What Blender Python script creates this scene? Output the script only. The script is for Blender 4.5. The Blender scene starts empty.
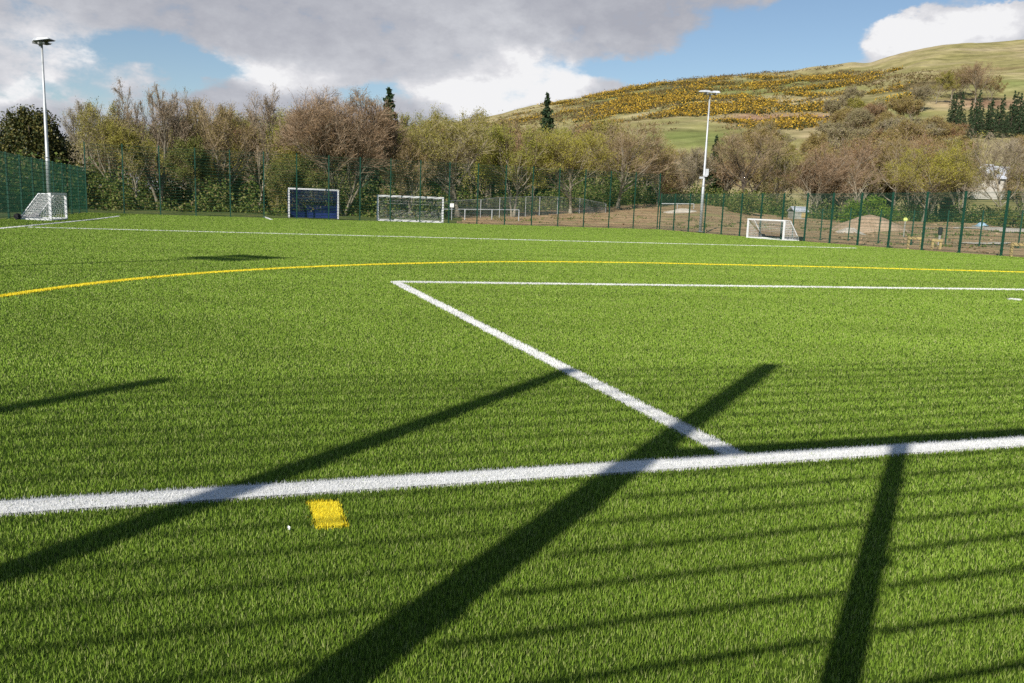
import bpy, math
import numpy as np
from math import radians, sin, cos

rng = np.random.default_rng(7)
scene = bpy.context.scene
COL = scene.collection

# ------------------------------------------------------------------ camera model
F = 840.0
PITCH = math.atan((341.5 - 205) / F)
ROLL = math.atan(.038)
EYE = np.array([0, 0, 1.0])
FW = np.array([0, cos(PITCH), -sin(PITCH)])
R0 = np.array([1, 0, 0.]); U0 = np.array([0, sin(PITCH), cos(PITCH)])
RI = cos(ROLL) * R0 + sin(ROLL) * U0
UP = -sin(ROLL) * R0 + cos(ROLL) * U0


def ray(x, y):
    return FW + RI * (x - 512) / F - UP * (y - 341.5) / F


def tans(x, y):
    """direction of a photo point as slopes: sideways and upwards per metre of depth"""
    d = ray(x, y)
    return d[0] / d[1], d[2] / d[1]


def gz(y):
    """height of the pitch: falls gently from the near goal line, then level"""
    a = .0125 * np.asarray(y, float); m = .57; k = .06
    return k * np.logaddexp(-a / k, -m / k)


def gp(x, y):
    d = ray(x, y); lo, hi = .3, 400.
    for _ in range(50):
        m = (lo + hi) / 2
        p = EYE + d * m
        if p[2] > gz(p[1]): lo = m
        else: hi = m
    return EYE + d * lo


def at(px, py, Y):
    """the point seen at px,py that lies Y metres ahead"""
    tx, tz = tans(px, py)
    return np.array([tx * Y, Y, 1 + tz * Y])


# ------------------------------------------------------------------ noise
def _lat(seed):
    return np.random.default_rng(seed).random((256, 256))


_L = {}


def vnoise(x, y, seed=0):
    L = _L.setdefault(seed, _lat(seed + 100))
    x = np.asarray(x, float); y = np.asarray(y, float)
    xi = np.floor(x).astype(int); yi = np.floor(y).astype(int)
    fx = x - xi; fy = y - yi
    fx = fx * fx * (3 - 2 * fx); fy = fy * fy * (3 - 2 * fy)
    a = L[xi % 256, yi % 256]; b = L[(xi + 1) % 256, yi % 256]
    c = L[xi % 256, (yi + 1) % 256]; d = L[(xi + 1) % 256, (yi + 1) % 256]
    return (a * (1 - fx) + b * fx) * (1 - fy) + (c * (1 - fx) + d * fx) * fy


def fbm(x, y, seed=0, o=4):
    s = 0; a = .5
    for i in range(o):
        s = s + a * vnoise(x * 2 ** i, y * 2 ** i, seed + i); a *= .5
    return s / (1 - .5 ** o)


# ------------------------------------------------------------------ mesh building
class MB:
    def __init__(self):
        self.v = []; self.q = []; self.t = []; self.qm = []; self.tm = []; self.n = 0

    def add(self, v, quads=None, tris=None, mi=0):
        v = np.asarray(v, np.float32).reshape(-1, 3)
        if quads is not None and len(quads):
            q = np.asarray(quads, np.int32).reshape(-1, 4) + self.n
            self.q.append(q); self.qm.append(np.full(len(q), mi, np.int32))
        if tris is not None and len(tris):
            t = np.asarray(tris, np.int32).reshape(-1, 3) + self.n
            self.t.append(t); self.tm.append(np.full(len(t), mi, np.int32))
        self.v.append(v); self.n += len(v)

    def box(self, c, s, ax=None, mi=0):
        c = np.asarray(c, float); s = np.asarray(s, float) / 2
        ax = np.eye(3) if ax is None else np.asarray(ax, float)
        P = np.array([[i, j, k] for i in (-1, 1) for j in (-1, 1) for k in (-1, 1)], float) * s
        self.add(c + P @ ax, [[0, 1, 3, 2], [4, 6, 7, 5], [0, 4, 5, 1], [2, 3, 7, 6], [0, 2, 6, 4], [1, 5, 7, 3]], mi=mi)

    def bars(self, A, B, ra, rb=None, k=4, caps=False, mi=0):
        """many tapered prisms at once: A, B (n,3), radii (n,)"""
        A = np.atleast_2d(np.asarray(A, float)); B = np.atleast_2d(np.asarray(B, float)); n = len(A)
        ra = np.broadcast_to(np.asarray(ra, float), (n,)); rb = ra if rb is None else np.broadcast_to(np.asarray(rb, float), (n,))
        d = B - A; d = d / (np.linalg.norm(d, axis=1, keepdims=True) + 1e-9)
        h = np.where(np.abs(d[:, 2:3]) > .9, np.array([[1., 0, 0]]), np.array([[0, 0, 1.]]))
        u = np.cross(d, h); u /= np.linalg.norm(u, axis=1, keepdims=True) + 1e-9
        w = np.cross(d, u)
        an = np.arange(k) * 2 * math.pi / k + math.pi / 4
        ring = np.cos(an)[None, :, None] * u[:, None] + np.sin(an)[None, :, None] * w[:, None]
        va = A[:, None] + ring * ra[:, None, None]; vb = B[:, None] + ring * rb[:, None, None]
        V = np.concatenate([va, vb], 1).reshape(-1, 3)
        i = np.arange(k); j = (i + 1) % k
        Q = np.stack([i, j, j + k, i + k], 1)[None] + (np.arange(n) * 2 * k)[:, None, None]
        self.add(V, Q.reshape(-1, 4), mi=mi)
        if caps and k == 4:
            o = np.arange(n)[:, None] * 8
            self.q.append(np.concatenate([o + [3, 2, 1, 0], o + [4, 5, 6, 7]]) .astype(np.int32) + self.n - len(V))
            self.qm.append(np.full(2 * n, mi, np.int32))

    def tube(self, pts, rad, k=8, mi=0, cap=True):
        pts = np.asarray(pts, float); m = len(pts); rad = np.broadcast_to(np.asarray(rad, float), (m,))
        d = np.gradient(pts, axis=0); d /= np.linalg.norm(d, axis=1, keepdims=True)
        h = np.array([1., 0, 0]) if abs(d[0, 2]) > .9 else np.array([0, 0, 1.])
        V = []
        for p, t, r in zip(pts, d, rad):
            u = np.cross(t, h); u /= np.linalg.norm(u); w = np.cross(t, u)
            an = np.arange(k) * 2 * math.pi / k
            V.append(p + r * (np.cos(an)[:, None] * u + np.sin(an)[:, None] * w))
        V = np.concatenate(V + [pts[:1], pts[-1:]])
        i = np.arange(k); j = (i + 1) % k
        Q = np.concatenate([np.stack([i + a * k, j + a * k, j + a * k + k, i + a * k + k], 1) for a in range(m - 1)])
        T = None
        if cap:
            c0 = m * k; c1 = c0 + 1; l = (m - 1) * k
            T = np.concatenate([np.stack([j, i, np.full(k, c0)], 1), np.stack([i + l, j + l, np.full(k, c1)], 1)])
        self.add(V, Q, T, mi)

    def cards(self, C, size, aspect=1.0, mi=0, flat=0.0):
        """randomly turned small leaf-like quads around centres C"""
        n = len(C); size = np.broadcast_to(np.asarray(size, float), (n,))
        a = rng.normal(size=(n, 3)); a[:, 2] *= 1 - flat
        a /= np.linalg.norm(a, axis=1, keepdims=True)
        b = np.cross(a, rng.normal(size=(n, 3))); b /= np.linalg.norm(b, axis=1, keepdims=True)
        a = a * (size * aspect / 2)[:, None]; b = b * (size / 2)[:, None]
        V = np.stack([C - a, C - b * .8, C + a, C + b * .8], 1).reshape(-1, 3)
        self.add(V, np.arange(n * 4).reshape(-1, 4), mi=mi)

    def mesh(self, name, mats, smooth=False):
        me = bpy.data.meshes.new(name)
        V = np.concatenate(self.v); q = np.concatenate(self.q) if self.q else np.zeros((0, 4), np.int32)
        t = np.concatenate(self.t) if self.t else np.zeros((0, 3), np.int32)
        nq, nt = len(q), len(t)
        me.vertices.add(len(V)); me.vertices.foreach_set('co', V.ravel())
        me.loops.add(nq * 4 + nt * 3)
        me.loops.foreach_set('vertex_index', np.concatenate([q.ravel(), t.ravel()]).astype(np.int32))
        me.polygons.add(nq + nt)
        me.polygons.foreach_set('loop_start', np.concatenate([np.arange(nq) * 4, nq * 4 + np.arange(nt) * 3]).astype(np.int32))
        mi = np.concatenate(self.qm + self.tm) if (self.qm or self.tm) else np.zeros(0, np.int32)
        me.polygons.foreach_set('material_index', mi)
        me.polygons.foreach_set('use_smooth', np.full(nq + nt, smooth))
        for m in (mats if isinstance(mats, (list, tuple)) else [mats]): me.materials.append(m)
        me.update(calc_edges=True)
        return me

    def build(self, name, mats, parent=None, loc=None, smooth=False):
        return link(name, self.mesh(name, mats, smooth), parent, loc)


def link(name, data, parent=None, loc=None):
    o = bpy.data.objects.new(name, data); COL.objects.link(o)
    if parent is not None: o.parent = parent
    if loc is not None: o.location = [float(c) for c in loc]
    return o


def tag(o, label, cat, group=None, kind=None):
    o['label'] = label; o['category'] = cat
    if group: o['group'] = group
    if kind: o['kind'] = kind
    return o


def empty(name, loc, rz=0.0):
    o = link(name, None, None, loc); o.rotation_euler = (0, 0, rz); o.empty_display_size = .3
    return o


def copy_obj(o, parent=None):
    c = o.copy(); COL.objects.link(c)
    if parent is not None: c.parent = parent
    return c


# ------------------------------------------------------------------ materials
def nt_of(name):
    m = bpy.data.materials.new(name); m.use_nodes = True
    n = m.node_tree.nodes; n.clear()
    return m, n, m.node_tree.links


def ramp(n, stops):
    r = n.new('ShaderNodeValToRGB'); e = r.color_ramp.elements
    while len(e) < len(stops): e.new(.5)
    for el, (p, c) in zip(e, stops):
        el.position = p; el.color = (*c, 1)
    return r


def paint(name, col, rough=.45, metal=0.0, dirt=.25, scale=6.0, spec=.4):
    """solid surface with soft uneven wear"""
    m, n, l = nt_of(name)
    out = n.new('ShaderNodeOutputMaterial'); b = n.new('ShaderNodeBsdfPrincipled')
    b.inputs['Metallic'].default_value = metal; b.inputs['Specular IOR Level'].default_value = spec
    tc = n.new('ShaderNodeTexCoord'); no = n.new('ShaderNodeTexNoise')
    no.inputs['Scale'].default_value = scale; no.inputs['Detail'].default_value = 5
    l.new(tc.outputs['Object'], no.inputs['Vector'])
    d = tuple(c * (1 - dirt) for c in col)
    r = ramp(n, [(.3, d), (.65, col)]); l.new(no.outputs['Fac'], r.inputs['Fac'])
    l.new(r.outputs['Color'], b.inputs['Base Color'])
    mr = n.new('ShaderNodeMapRange'); mr.inputs['To Min'].default_value = rough - .1; mr.inputs['To Max'].default_value = min(1, rough + .15)
    l.new(no.outputs['Fac'], mr.inputs['Value']); l.new(mr.outputs['Result'], b.inputs['Roughness'])
    l.new(b.outputs[0], out.inputs['Surface'])
    return m


def leafy(name, cols, trans=.3, rough=.7, patch=None, spec=.15, patch_amt=(.75, 1.2)):
    """small pieces, each its own shade; optional slow patchiness over the ground"""
    m, n, l = nt_of(name)
    out = n.new('ShaderNodeOutputMaterial'); b = n.new('ShaderNodeBsdfPrincipled')
    g = n.new('ShaderNodeNewGeometry')
    k = len(cols)
    r = ramp(n, [(i / max(1, k - 1), c) for i, c in enumerate(cols)])
    l.new(g.outputs['Random Per Island'], r.inputs['Fac'])
    c = r.outputs['Color']
    if patch:
        mp = n.new('ShaderNodeMapping'); mp.inputs['Rotation'].default_value[2] = radians(-18.7); mp.inputs['Scale'].default_value = patch
        l.new(g.outputs['Position'], mp.inputs['Vector'])
        no = n.new('ShaderNodeTexNoise'); no.inputs['Scale'].default_value = 1; no.inputs['Detail'].default_value = 5; no.inputs['Roughness'].default_value = .6
        l.new(mp.outputs[0], no.inputs['Vector'])
        mr = n.new('ShaderNodeMapRange'); mr.inputs['From Min'].default_value = .3; mr.inputs['From Max'].default_value = .7
        mr.inputs['To Min'].default_value, mr.inputs['To Max'].default_value = patch_amt
        l.new(no.outputs['Fac'], mr.inputs['Value'])
        mx = n.new('ShaderNodeVectorMath'); mx.operation = 'SCALE'
        l.new(c, mx.inputs[0]); l.new(mr.outputs[0], mx.inputs['Scale']); c = mx.outputs[0]
    l.new(c, b.inputs['Base Color']); b.inputs['Roughness'].default_value = rough; b.inputs['Specular IOR Level'].default_value = spec
    if trans > 0:
        t = n.new('ShaderNodeBsdfTranslucent'); l.new(c, t.inputs['Color'])
        ms = n.new('ShaderNodeMixShader'); ms.inputs[0].default_value = trans
        l.new(b.outputs[0], ms.inputs[1]); l.new(t.outputs[0], ms.inputs[2]); l.new(ms.outputs[0], out.inputs['Surface'])
    else:
        l.new(b.outputs[0], out.inputs['Surface'])
    return m


def ground_mat(name, stops, scale, bump=.4, attr=None, fine=8.0):
    """earth-like surface: two scales of noise through a colour ramp, with relief"""
    m, n, l = nt_of(name)
    out = n.new('ShaderNodeOutputMaterial'); b = n.new('ShaderNodeBsdfPrincipled'); g = n.new('ShaderNodeNewGeometry')
    a = n.new('ShaderNodeTexNoise'); a.inputs['Scale'].default_value = scale; a.inputs['Detail'].default_value = 8; a.inputs['Roughness'].default_value = .68
    c = n.new('ShaderNodeTexNoise'); c.inputs['Scale'].default_value = scale * fine; c.inputs['Detail'].default_value = 4
    l.new(g.outputs['Position'], a.inputs['Vector']); l.new(g.outputs['Position'], c.inputs['Vector'])
    mx = n.new('ShaderNodeMath'); mx.operation = 'MULTIPLY_ADD'; mx.inputs[1].default_value = .35
    l.new(c.outputs['Fac'], mx.inputs[0])
    sb = n.new('ShaderNodeMath'); sb.operation = 'SUBTRACT'; sb.inputs[1].default_value = .175
    l.new(a.outputs['Fac'], sb.inputs[0]); l.new(sb.outputs[0], mx.inputs[2])
    r = ramp(n, stops); l.new(mx.outputs[0], r.inputs['Fac'])
    l.new(r.outputs['Color'], b.inputs['Base Color']); b.inputs['Roughness'].default_value = .95; b.inputs['Specular IOR Level'].default_value = .1
    bp = n.new('ShaderNodeBump'); bp.inputs['Strength'].default_value = bump; bp.inputs['Distance'].default_value = .3 / scale
    l.new(mx.outputs[0], bp.inputs['Height']); l.new(bp.outputs[0], b.inputs['Normal'])
    l.new(b.outputs[0], out.inputs['Surface'])
    return m


GREENS = [(.105, .186, .016), (.140, .237, .021), (.178, .286, .028), (.206, .314, .035), (.246, .338, .055), (.33, .365, .13)]
M = {}
M['turf'] = ground_mat('turf', [(.3, (.018, .034, .004)), (.5, (.048, .085, .009)), (.72, (.095, .145, .020))], 45, .4)
M['blade'] = leafy('turf_blade', GREENS, .10, .6, (.30, 1.1, 1), .2, (.80, 1.16))
M['line_white'] = paint('white_turf', (.80, .80, .77), .7, 0, .12, 30, .2)
M['blade_white'] = leafy('white_blade', [(.55, .55, .52), (.78, .78, .76), (.84, .84, .82)], .15, .7, (1.2, 5, 1), .15, (.84, 1.0))
M['line_yellow'] = paint('yellow_turf', (.82, .66, .035), .7, 0, .15, 30, .2)
M['blade_yellow'] = leafy('yellow_blade', [(.66, .50, .02), (.84, .70, .035), (.88, .76, .07)], .15, .6)
M['soil'] = ground_mat('bare_soil', [(.25, (.19, .125, .065)), (.42, (.33, .22, .12)), (.54, (.40, .28, .16)), (.64, (.25, .225, .085)), (.80, (.46, .35, .22))], .35, .6, fine=9)
M['heap'] = ground_mat('heaped_soil', [(.25, (.27, .18, .11)), (.5, (.42, .30, .20)), (.75, (.50, .37, .26))], .6, .6, fine=9)
M['rough'] = ground_mat('rough_grass', [(.3, (.06, .09, .02)), (.55, (.11, .13, .04)), (.75, (.17, .14, .07))], .5, .5)
M['pale'] = ground_mat('pale_gravel', [(.3, (.42, .36, .29)), (.7, (.60, .54, .46))], 1.2, .4)
M['white_paint'] = paint('white_aluminium', (.80, .80, .80), .35, 0, .12, 4, .5)
M['green_paint'] = paint('green_steel', (.008, .062, .036), .45, 0, .3, 3, .5)
M['green_wire'] = paint('green_wire', (.008, .065, .036), .5, 0, .2, 3, .4)
M['galv'] = paint('galvanised_steel', (.52, .54, .55), .45, .35, .25, 3, .5)
M['galv_dull'] = paint('dull_galvanised_steel', (.36, .37, .37), .6, .2, .3, 3, .4)
M['navy'] = paint('navy_board', (.015, .035, .17), .5, 0, .3, 3, .4)
M['navy_net'] = paint('navy_net', (.018, .035, .17), .8, 0, .2, 3, .1)
M['net'] = paint('white_net', (.72, .72, .72), .8, 0, .15, 3, .1)
M['net_dull'] = paint('grey_net', (.66, .66, .66), .8, 0, .2, 3, .1)
M['black'] = paint('black_rubber', (.02, .02, .022), .6, 0, .3, 5, .3)
M['lamp_body'] = paint('lamp_housing', (.66, .68, .70), .4, .2, .2, 4, .5)
M['lamp_dark'] = paint('lamp_glass', (.05, .055, .06), .15, 0, .2, 4, .6)
M['wood'] = paint('pale_timber', (.50, .38, .17), .8, 0, .35, 9, .2)
M['roof'] = paint('grey_sheet_roof', (.62, .65, .70), .5, .1, .25, 1, .4)
M['wall'] = paint('cream_render', (.55, .52, .46), .85, 0, .25, 1, .2)
M['shed'] = paint('shed_board', (.38, .38, .34), .8, 0, .35, 2, .2)
M['glass'] = paint('window_glass', (.03, .04, .05), .1, 0, .2, 2, .6)
M['tarp'] = paint('blue_tarpaulin', (.40, .58, .70), .5, 0, .5, 1.2, .4)
M['hi_vis'] = paint('yellow_plastic', (.72, .80, .22), .5, 0, .1, 3, .4)
M['sign_white'] = paint('sign_white', (.85, .85, .83), .5, 0, .1, 3, .4)
M['bark'] = ground_mat('grey_bark', [(.3, (.10, .085, .06)), (.5, (.21, .18, .13)), (.68, (.32, .29, .22))], 2.2, .5)
M['bark_pale'] = ground_mat('pale_bark', [(.3, (.12, .10, .07)), (.5, (.27, .235, .17)), (.7, (.42, .38, .30))], 2.2, .5)
M['bark_ivy'] = ground_mat('mossy_bark', [(.3, (.05, .06, .025)), (.5, (.12, .125, .055)), (.7, (.24, .22, .14))], 2.2, .5)
M['bark_dark'] = ground_mat('dark_bark', [(.3, (.05, .04, .03)), (.6, (.11, .09, .07))], 2.2, .5)

KIND = {  # twig shades, leaf or bud shades, leaves per twig, leaf size
    'pink':   ([(.20, .15, .10), (.30, .235, .165), (.38, .31, .23)], [(.26, .17, .09), (.35, .25, .15), (.33, .28, .15)], 1.0, .10),
    'grey':   ([(.19, .155, .11), (.29, .24, .17), (.37, .315, .235)], [(.27, .21, .12), (.35, .30, .16), (.30, .29, .13)], 1.2, .11),
    'russet': ([(.19, .135, .085), (.29, .205, .13), (.36, .27, .18)], [(.23, .13, .06), (.33, .20, .10), (.31, .24, .12)], 1.1, .10),
    'brown':  ([(.20, .145, .085), (.31, .235, .145), (.38, .295, .20)], [(.23, .17, .06), (.33, .25, .09), (.31, .27, .09)], 1.9, .11),
    'olive':  ([(.19, .16, .08), (.32, .27, .15), (.40, .35, .21)], [(.18, .17, .035), (.28, .265, .05), (.37, .34, .08), (.34, .27, .08)], 3.0, .13),
    'gold':   ([(.20, .17, .08), (.32, .27, .14)], [(.24, .23, .03), (.35, .33, .045), (.42, .38, .07), (.32, .28, .07)], 3.4, .14),
    'lime':   ([(.18, .15, .08), (.30, .25, .13)], [(.18, .20, .03), (.28, .30, .045), (.37, .37, .07), (.30, .25, .07)], 3.2, .14),
    'green':  ([(.16, .13, .07), (.27, .22, .12)], [(.08, .11, .02), (.14, .17, .035), (.21, .22, .06), (.22, .18, .07)], 3.0, .15),
}
for k, (tw, lf, *_r) in KIND.items():
    M['twig_' + k] = leafy(k + '_twig', tw, 0, .85)
    M['leaf_' + k] = leafy(k + '_bud', lf, .3, .7)
M['ever'] = leafy('evergreen_leaf', [(.02, .03, .01), (.045, .058, .015), (.09, .09, .024), (.20, .17, .05)], .15, .45, spec=.3)
M['needle'] = leafy('conifer_needle', [(.018, .038, .018), (.034, .064, .028), (.060, .090, .036)], .1, .6)
M['under'] = leafy('undergrowth_leaf', [(.03, .05, .012), (.07, .11, .02), (.12, .17, .03), (.20, .22, .06), (.26, .20, .10)], .25, .6)
M['bushleaf'] = leafy('bright_bush_leaf', [(.07, .13, .012), (.13, .21, .02), (.20, .27, .035)], .3, .6)
M['clod'] = leafy('soil_clod', [(.18, .12, .07), (.30, .20, .12), (.38, .28, .18)], 0, .9)
M['gorse'] = leafy('gorse_flower', [(.09, .085, .035), (.15, .115, .04), (.34, .21, .035), (.52, .32, .03), (.62, .41, .04), (.34, .22, .045), (.12, .10, .04)], .15, .8)
M['gorse_base'] = leafy('gorse_stems', [(.035, .05, .018), (.06, .07, .025), (.09, .085, .035)], .05, .8)
M['scrub'] = leafy('hill_scrub', [(.10, .075, .04), (.18, .12, .06), (.13, .12, .045), (.22, .17, .07)], .1, .8)

# ------------------------------------------------------------------ pitch axes
A2 = np.array([.9472, .3206]); N2 = np.array([-.3206, .9472])     # along the near goal line / away from it


def P2(a, n, lift=0.0):
    q = A2 * a + N2 * n
    return np.array([q[0], q[1], gz(q[1]) + lift])


CORNER = gp(87, 212.5)[:2]                         # far left corner of the fence
FAR_END = gp(657, 229.3)[:2]                       # where the tall fence meets the side fence
RIGHT_NEAR = gp(1003, 256)[:2]
LEFT_NEAR = gp(1, 219)[:2]
d_left = (LEFT_NEAR - CORNER) / np.linalg.norm(LEFT_NEAR - CORNER)
d_far = (FAR_END - CORNER) / np.linalg.norm(FAR_END - CORNER)
d_right = (RIGHT_NEAR - FAR_END) / np.linalg.norm(RIGHT_NEAR - FAR_END)


def meet(p, d, q, e):
    m = np.array([d, -e]).T
    s = np.linalg.solve(m, q - p)
    return p + d * s[0]


NEAR0 = N2 * -.25
LN = meet(CORNER, d_left, NEAR0, A2); RN = meet(FAR_END, d_right, NEAR0, A2)
QUAD = [LN, RN, FAR_END, CORNER]


def sd_pitch(x, y):
    """signed distance-like: positive outside the fenced pitch"""
    out = np.full(np.shape(x), -1e9)
    for i in range(4):
        p, q = QUAD[i], QUAD[(i + 1) % 4]
        e = (q - p) / np.linalg.norm(q - p)
        out = np.maximum(out, (x - p[0]) * e[1] - (y - p[1]) * e[0])
    return out


# soil bank behind the right-hand side: height of its top edge by bearing
_bx = [300, 400, 440, 520, 600, 650, 700, 740, 780, 830, 900, 1000, 1100]
_by = [None, None, 213, 211, 207.5, 205.5, 205, 211, 217, 221, 222.5, 224.5, 229]
BANK_T = np.array([tans(x, 205)[0] for x in _bx])
BANK_Z = np.array([-.6, -.45] + [at(x, y, 104)[2] for x, y in zip(_bx[2:], _by[2:])])
DFENCE_T = np.array([tans(x, 225)[0] for x in (300, 440, 657, 700, 760, 835, 925, 1003, 1100)])
DFENCE_Y = np.array([63, 67, 72, 68, 60, 52.5, 44.5, 38.5, 32.])


def T(x, y):
    x = np.asarray(x, float); y = np.asarray(y, float)
    base = gz(y) - .06
    t = x / np.maximum(y, 5.0)
    y0 = np.interp(t, DFENCE_T, DFENCE_Y) + 1.5
    zt = np.interp(t, BANK_T, BANK_Z)
    f = np.clip((y - y0) / (104 - y0), 0, 1.6)
    w = (t > DFENCE_T[0] - .02) & (y > 20)
    out = base + np.where(w, (zt - base) * np.minimum(f, 1.25) ** 1.0, 0)
    sd = sd_pitch(x, y)
    n = (fbm(x * .35, y * .35, 3) - .5) * .5 * np.clip((sd - .8) / 6, 0, 1) * np.clip(1.5 - y / 400, 0, 1)
    return out + n


# ------------------------------------------------------------------ ground sheet
mb = MB()
rr = np.concatenate([np.linspace(.5, 20, 14), np.linspace(21, 125, 150), np.geomspace(127, 4000, 40)])
th = np.concatenate([np.linspace(-math.pi, -.75, 24, endpoint=False), np.linspace(-.75, .8, 260, endpoint=False), np.linspace(.8, math.pi, 24)])
RRg, TH = np.meshgrid(rr, th, indexing='ij')
X = RRg * np.sin(TH); Y = RRg * np.cos(TH)
Z = T(X, Y)
Z = np.where(RRg > 150, Z * np.clip(1 - (RRg - 150) / 100, 0, 1) - np.clip((RRg - 150) / 100, 0, 1) * 1.0, Z)
nr, na = RRg.shape
I = np.arange(nr * na).reshape(nr, na)
Q = np.stack([I[:-1, :-1], I[:-1, 1:], I[1:, 1:], I[1:, :-1]], -1).reshape(-1, 4)
cx = X.ravel()[Q].mean(1); cy = Y.ravel()[Q].mean(1)
tt = cx / np.maximum(cy, 1)
soil = (cy > 20) & (tt > -.085 + .03 * vnoise(cx * .3, cy * .3, 9)) & (cy < 103 + 8 * vnoise(cx * .2, cy * .2, 5))
VV = np.stack([X, Y, Z], -1).reshape(-1, 3)
mb.add(VV, Q[~soil], mi=0)
mb.q.append(Q[soil].astype(np.int32)); mb.qm.append(np.full(soil.sum(), 1, np.int32))
g = mb.build('ground', [M['rough'], M['soil']], smooth=True)
tag(g, 'rough ground round the pitch with a bank of bare brown soil beyond the fence', 'ground', kind='structure')

# the turf sheet, as a grid between the four fences
mb = MB()
us = np.linspace(0, 1, 40); vs = np.linspace(0, 1, 90)
a0, a1, b1, b0 = [np.array(q) for q in QUAD]
G = np.array([[(a0 * (1 - u) + a1 * u) * (1 - v) + (b0 * (1 - u) + b1 * u) * v for u in us] for v in vs])
Zg = gz(G[..., 1])
I = np.arange(len(vs) * len(us)).reshape(len(vs), len(us))
Q = np.stack([I[:-1, :-1], I[:-1, 1:], I[1:, 1:], I[1:, :-1]], -1).reshape(-1, 4)
mb.add(np.concatenate([G, Zg[..., None]], -1).reshape(-1, 3), Q)
g = mb.build('pitch', M['turf'], smooth=True)
tag(g, 'green artificial turf pitch', 'pitch', kind='structure')


# ------------------------------------------------------------------ turf blades and painted lines
def blades(mb, x, y, w, h, mi=0, lift=0.0):
    n = len(x); z = gz(y) + lift
    yaw = rng.random(n) * math.pi * 2
    fr_ = np.clip((np.hypot(x, y) - 3) / 8, 0, .75)      # far tufts stand for whole clumps: broad side out
    yaw = np.where(rng.random(n) < fr_, rng.normal(0, .5, n) - np.arctan2(x, y), yaw)
    lean = rng.normal(0, .27, n); ld = rng.random(n) * math.pi * 2
    hh = h * (.65 + .6 * rng.random(n)); ww = w * (.7 + .6 * rng.random(n)) / 2
    s = np.stack([np.cos(yaw) * ww, np.sin(yaw) * ww, np.zeros(n)], 1)
    b = np.stack([x, y, z - .004], 1)
    ax = np.stack([np.cos(ld) * np.sin(lean), np.sin(ld) * np.sin(lean), np.cos(lean)], 1) * hh[:, None]
    mid = b + ax * .55
    ax2 = ax.copy(); ax2[:, :2] *= 1.2
    tip = b + ax2
    V = np.stack([b - s, b + s, mid + s * .85, mid - s * .85, tip], 1).reshape(-1, 3)
    o = np.arange(n)[:, None] * 5
    mb.add(V, o + [0, 1, 2, 3], o + [3, 2, 4], mi)


def seg_mask(x, y, p, q, w):
    p = np.array(p[:2]); q = np.array(q[:2]); d = q - p; L = np.linalg.norm(d); d /= L
    t = (x - p[0]) * d[0] + (y - p[1]) * d[1]; s = -(x - p[0]) * d[1] + (y - p[1]) * d[0]
    return (np.abs(s) < w / 2) & (t > -w / 2) & (t < L + w / 2)


CIRC = [gp(*p)[:2] for p in ((-160, 322), (-80, 309), (0, 297), (100, 283.5), (200, 274), (300, 268), (400, 264.3), (512, 262.3), (620, 263), (700, 264.6), (850, 268), (1024, 272.6), (1180, 277))]


def smooth_poly(pts, n=8):
    pts = np.array(pts); out = []
    P_ = np.vstack([2 * pts[0] - pts[1], pts, 2 * pts[-1] - pts[-2]])
    for i in range(1, len(P_) - 2):
        for t in np.linspace(0, 1, n, endpoint=False):
            a, b, c, d = P_[i - 1:i + 3]
            out.append(.5 * ((2 * b) + (-a + c) * t + (2 * a - 5 * b + 4 * c - d) * t * t + (-a + 3 * b - 3 * c + d) * t ** 3))
    out.append(pts[-1])
    return np.array(out)


arc = smooth_poly(CIRC)
gl0, gl1 = gp(0, 509.3)[:2], gp(1024, 442.2)[:2]
gd = (gl1 - gl0) / np.linalg.norm(gl1 - gl0)
box1 = gp(743.5, 460)[:2]; box0 = gp(395, 282.5)[:2]; boxr = gp(1024, 290.2)[:2]
boxr = box0 + (boxr - box0) * 1.35
side0 = gp(0, 228.8)[:2]; side1 = gp(119, 216.2)[:2]
sd_ = (side0 - side1) / np.linalg.norm(side0 - side1)
half0 = gp(28, 227.5)[:2]; half1 = gp(760, 246)[:2]
hd = (half1 - half0) / np.linalg.norm(half1 - half0)
pw = np.array([gp(307, 502)[:2], gp(338, 501.5)[:2], gp(345, 529)[:2], gp(316, 530)[:2]])
LINES = [
    ('goal_line', [gl0 - gd * 3, gl1 + gd * 4], .15, 'white', 'broad white goal line running right across the near turf'),
    ('penalty_box_line', [box1, box0], .115, 'white', 'white penalty box side line slanting away from the goal line'),
    ('penalty_box_line', [box0, boxr], .115, 'white', 'white front line of the penalty box running to the right'),
    ('touchline', [side0 + sd_ * 16, side1], .14, 'white', 'white touchline along the left fence running to the far corner'),
    ('halfway_line', [half0, half1 + hd * 6], .09, 'white', 'faint white line across the middle of the pitch'),
    ('curved_line', arc, .10, 'yellow', 'long curved yellow line sweeping across the pitch'),
    ('end_mark', [gp(264, 216.9)[:2], gp(271, 219.6)[:2]], .18, 'white', 'short white tick mark left of the blue goal'),
    ('turf_mark', [gp(1009, 299.5)[:2], gp(1021, 300.5)[:2]], .12, 'white', 'short white dash at the right edge inside the penalty box'),
]


def lod(d):
    return 40000 * np.minimum(1, (2.4 / d) ** 1.78)


def wid(d):
    return .0022 * np.maximum(1, d / 2.4) ** .84


def hei(d):
    return .0165 + .0003 * np.minimum(d, 25)


# rejection sample of distances for the green blades
dd = np.geomspace(.8, 75, 600)
pdf = lod(dd) * dd
cdf = np.concatenate([[0], np.cumsum((pdf[1:] + pdf[:-1]) / 2 * np.diff(dd))])
span = radians(82)
NB = int(cdf[-1] * span)
d = np.interp(rng.random(NB) * cdf[-1], cdf, dd); phi = (rng.random(NB) - .5) * span
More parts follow.
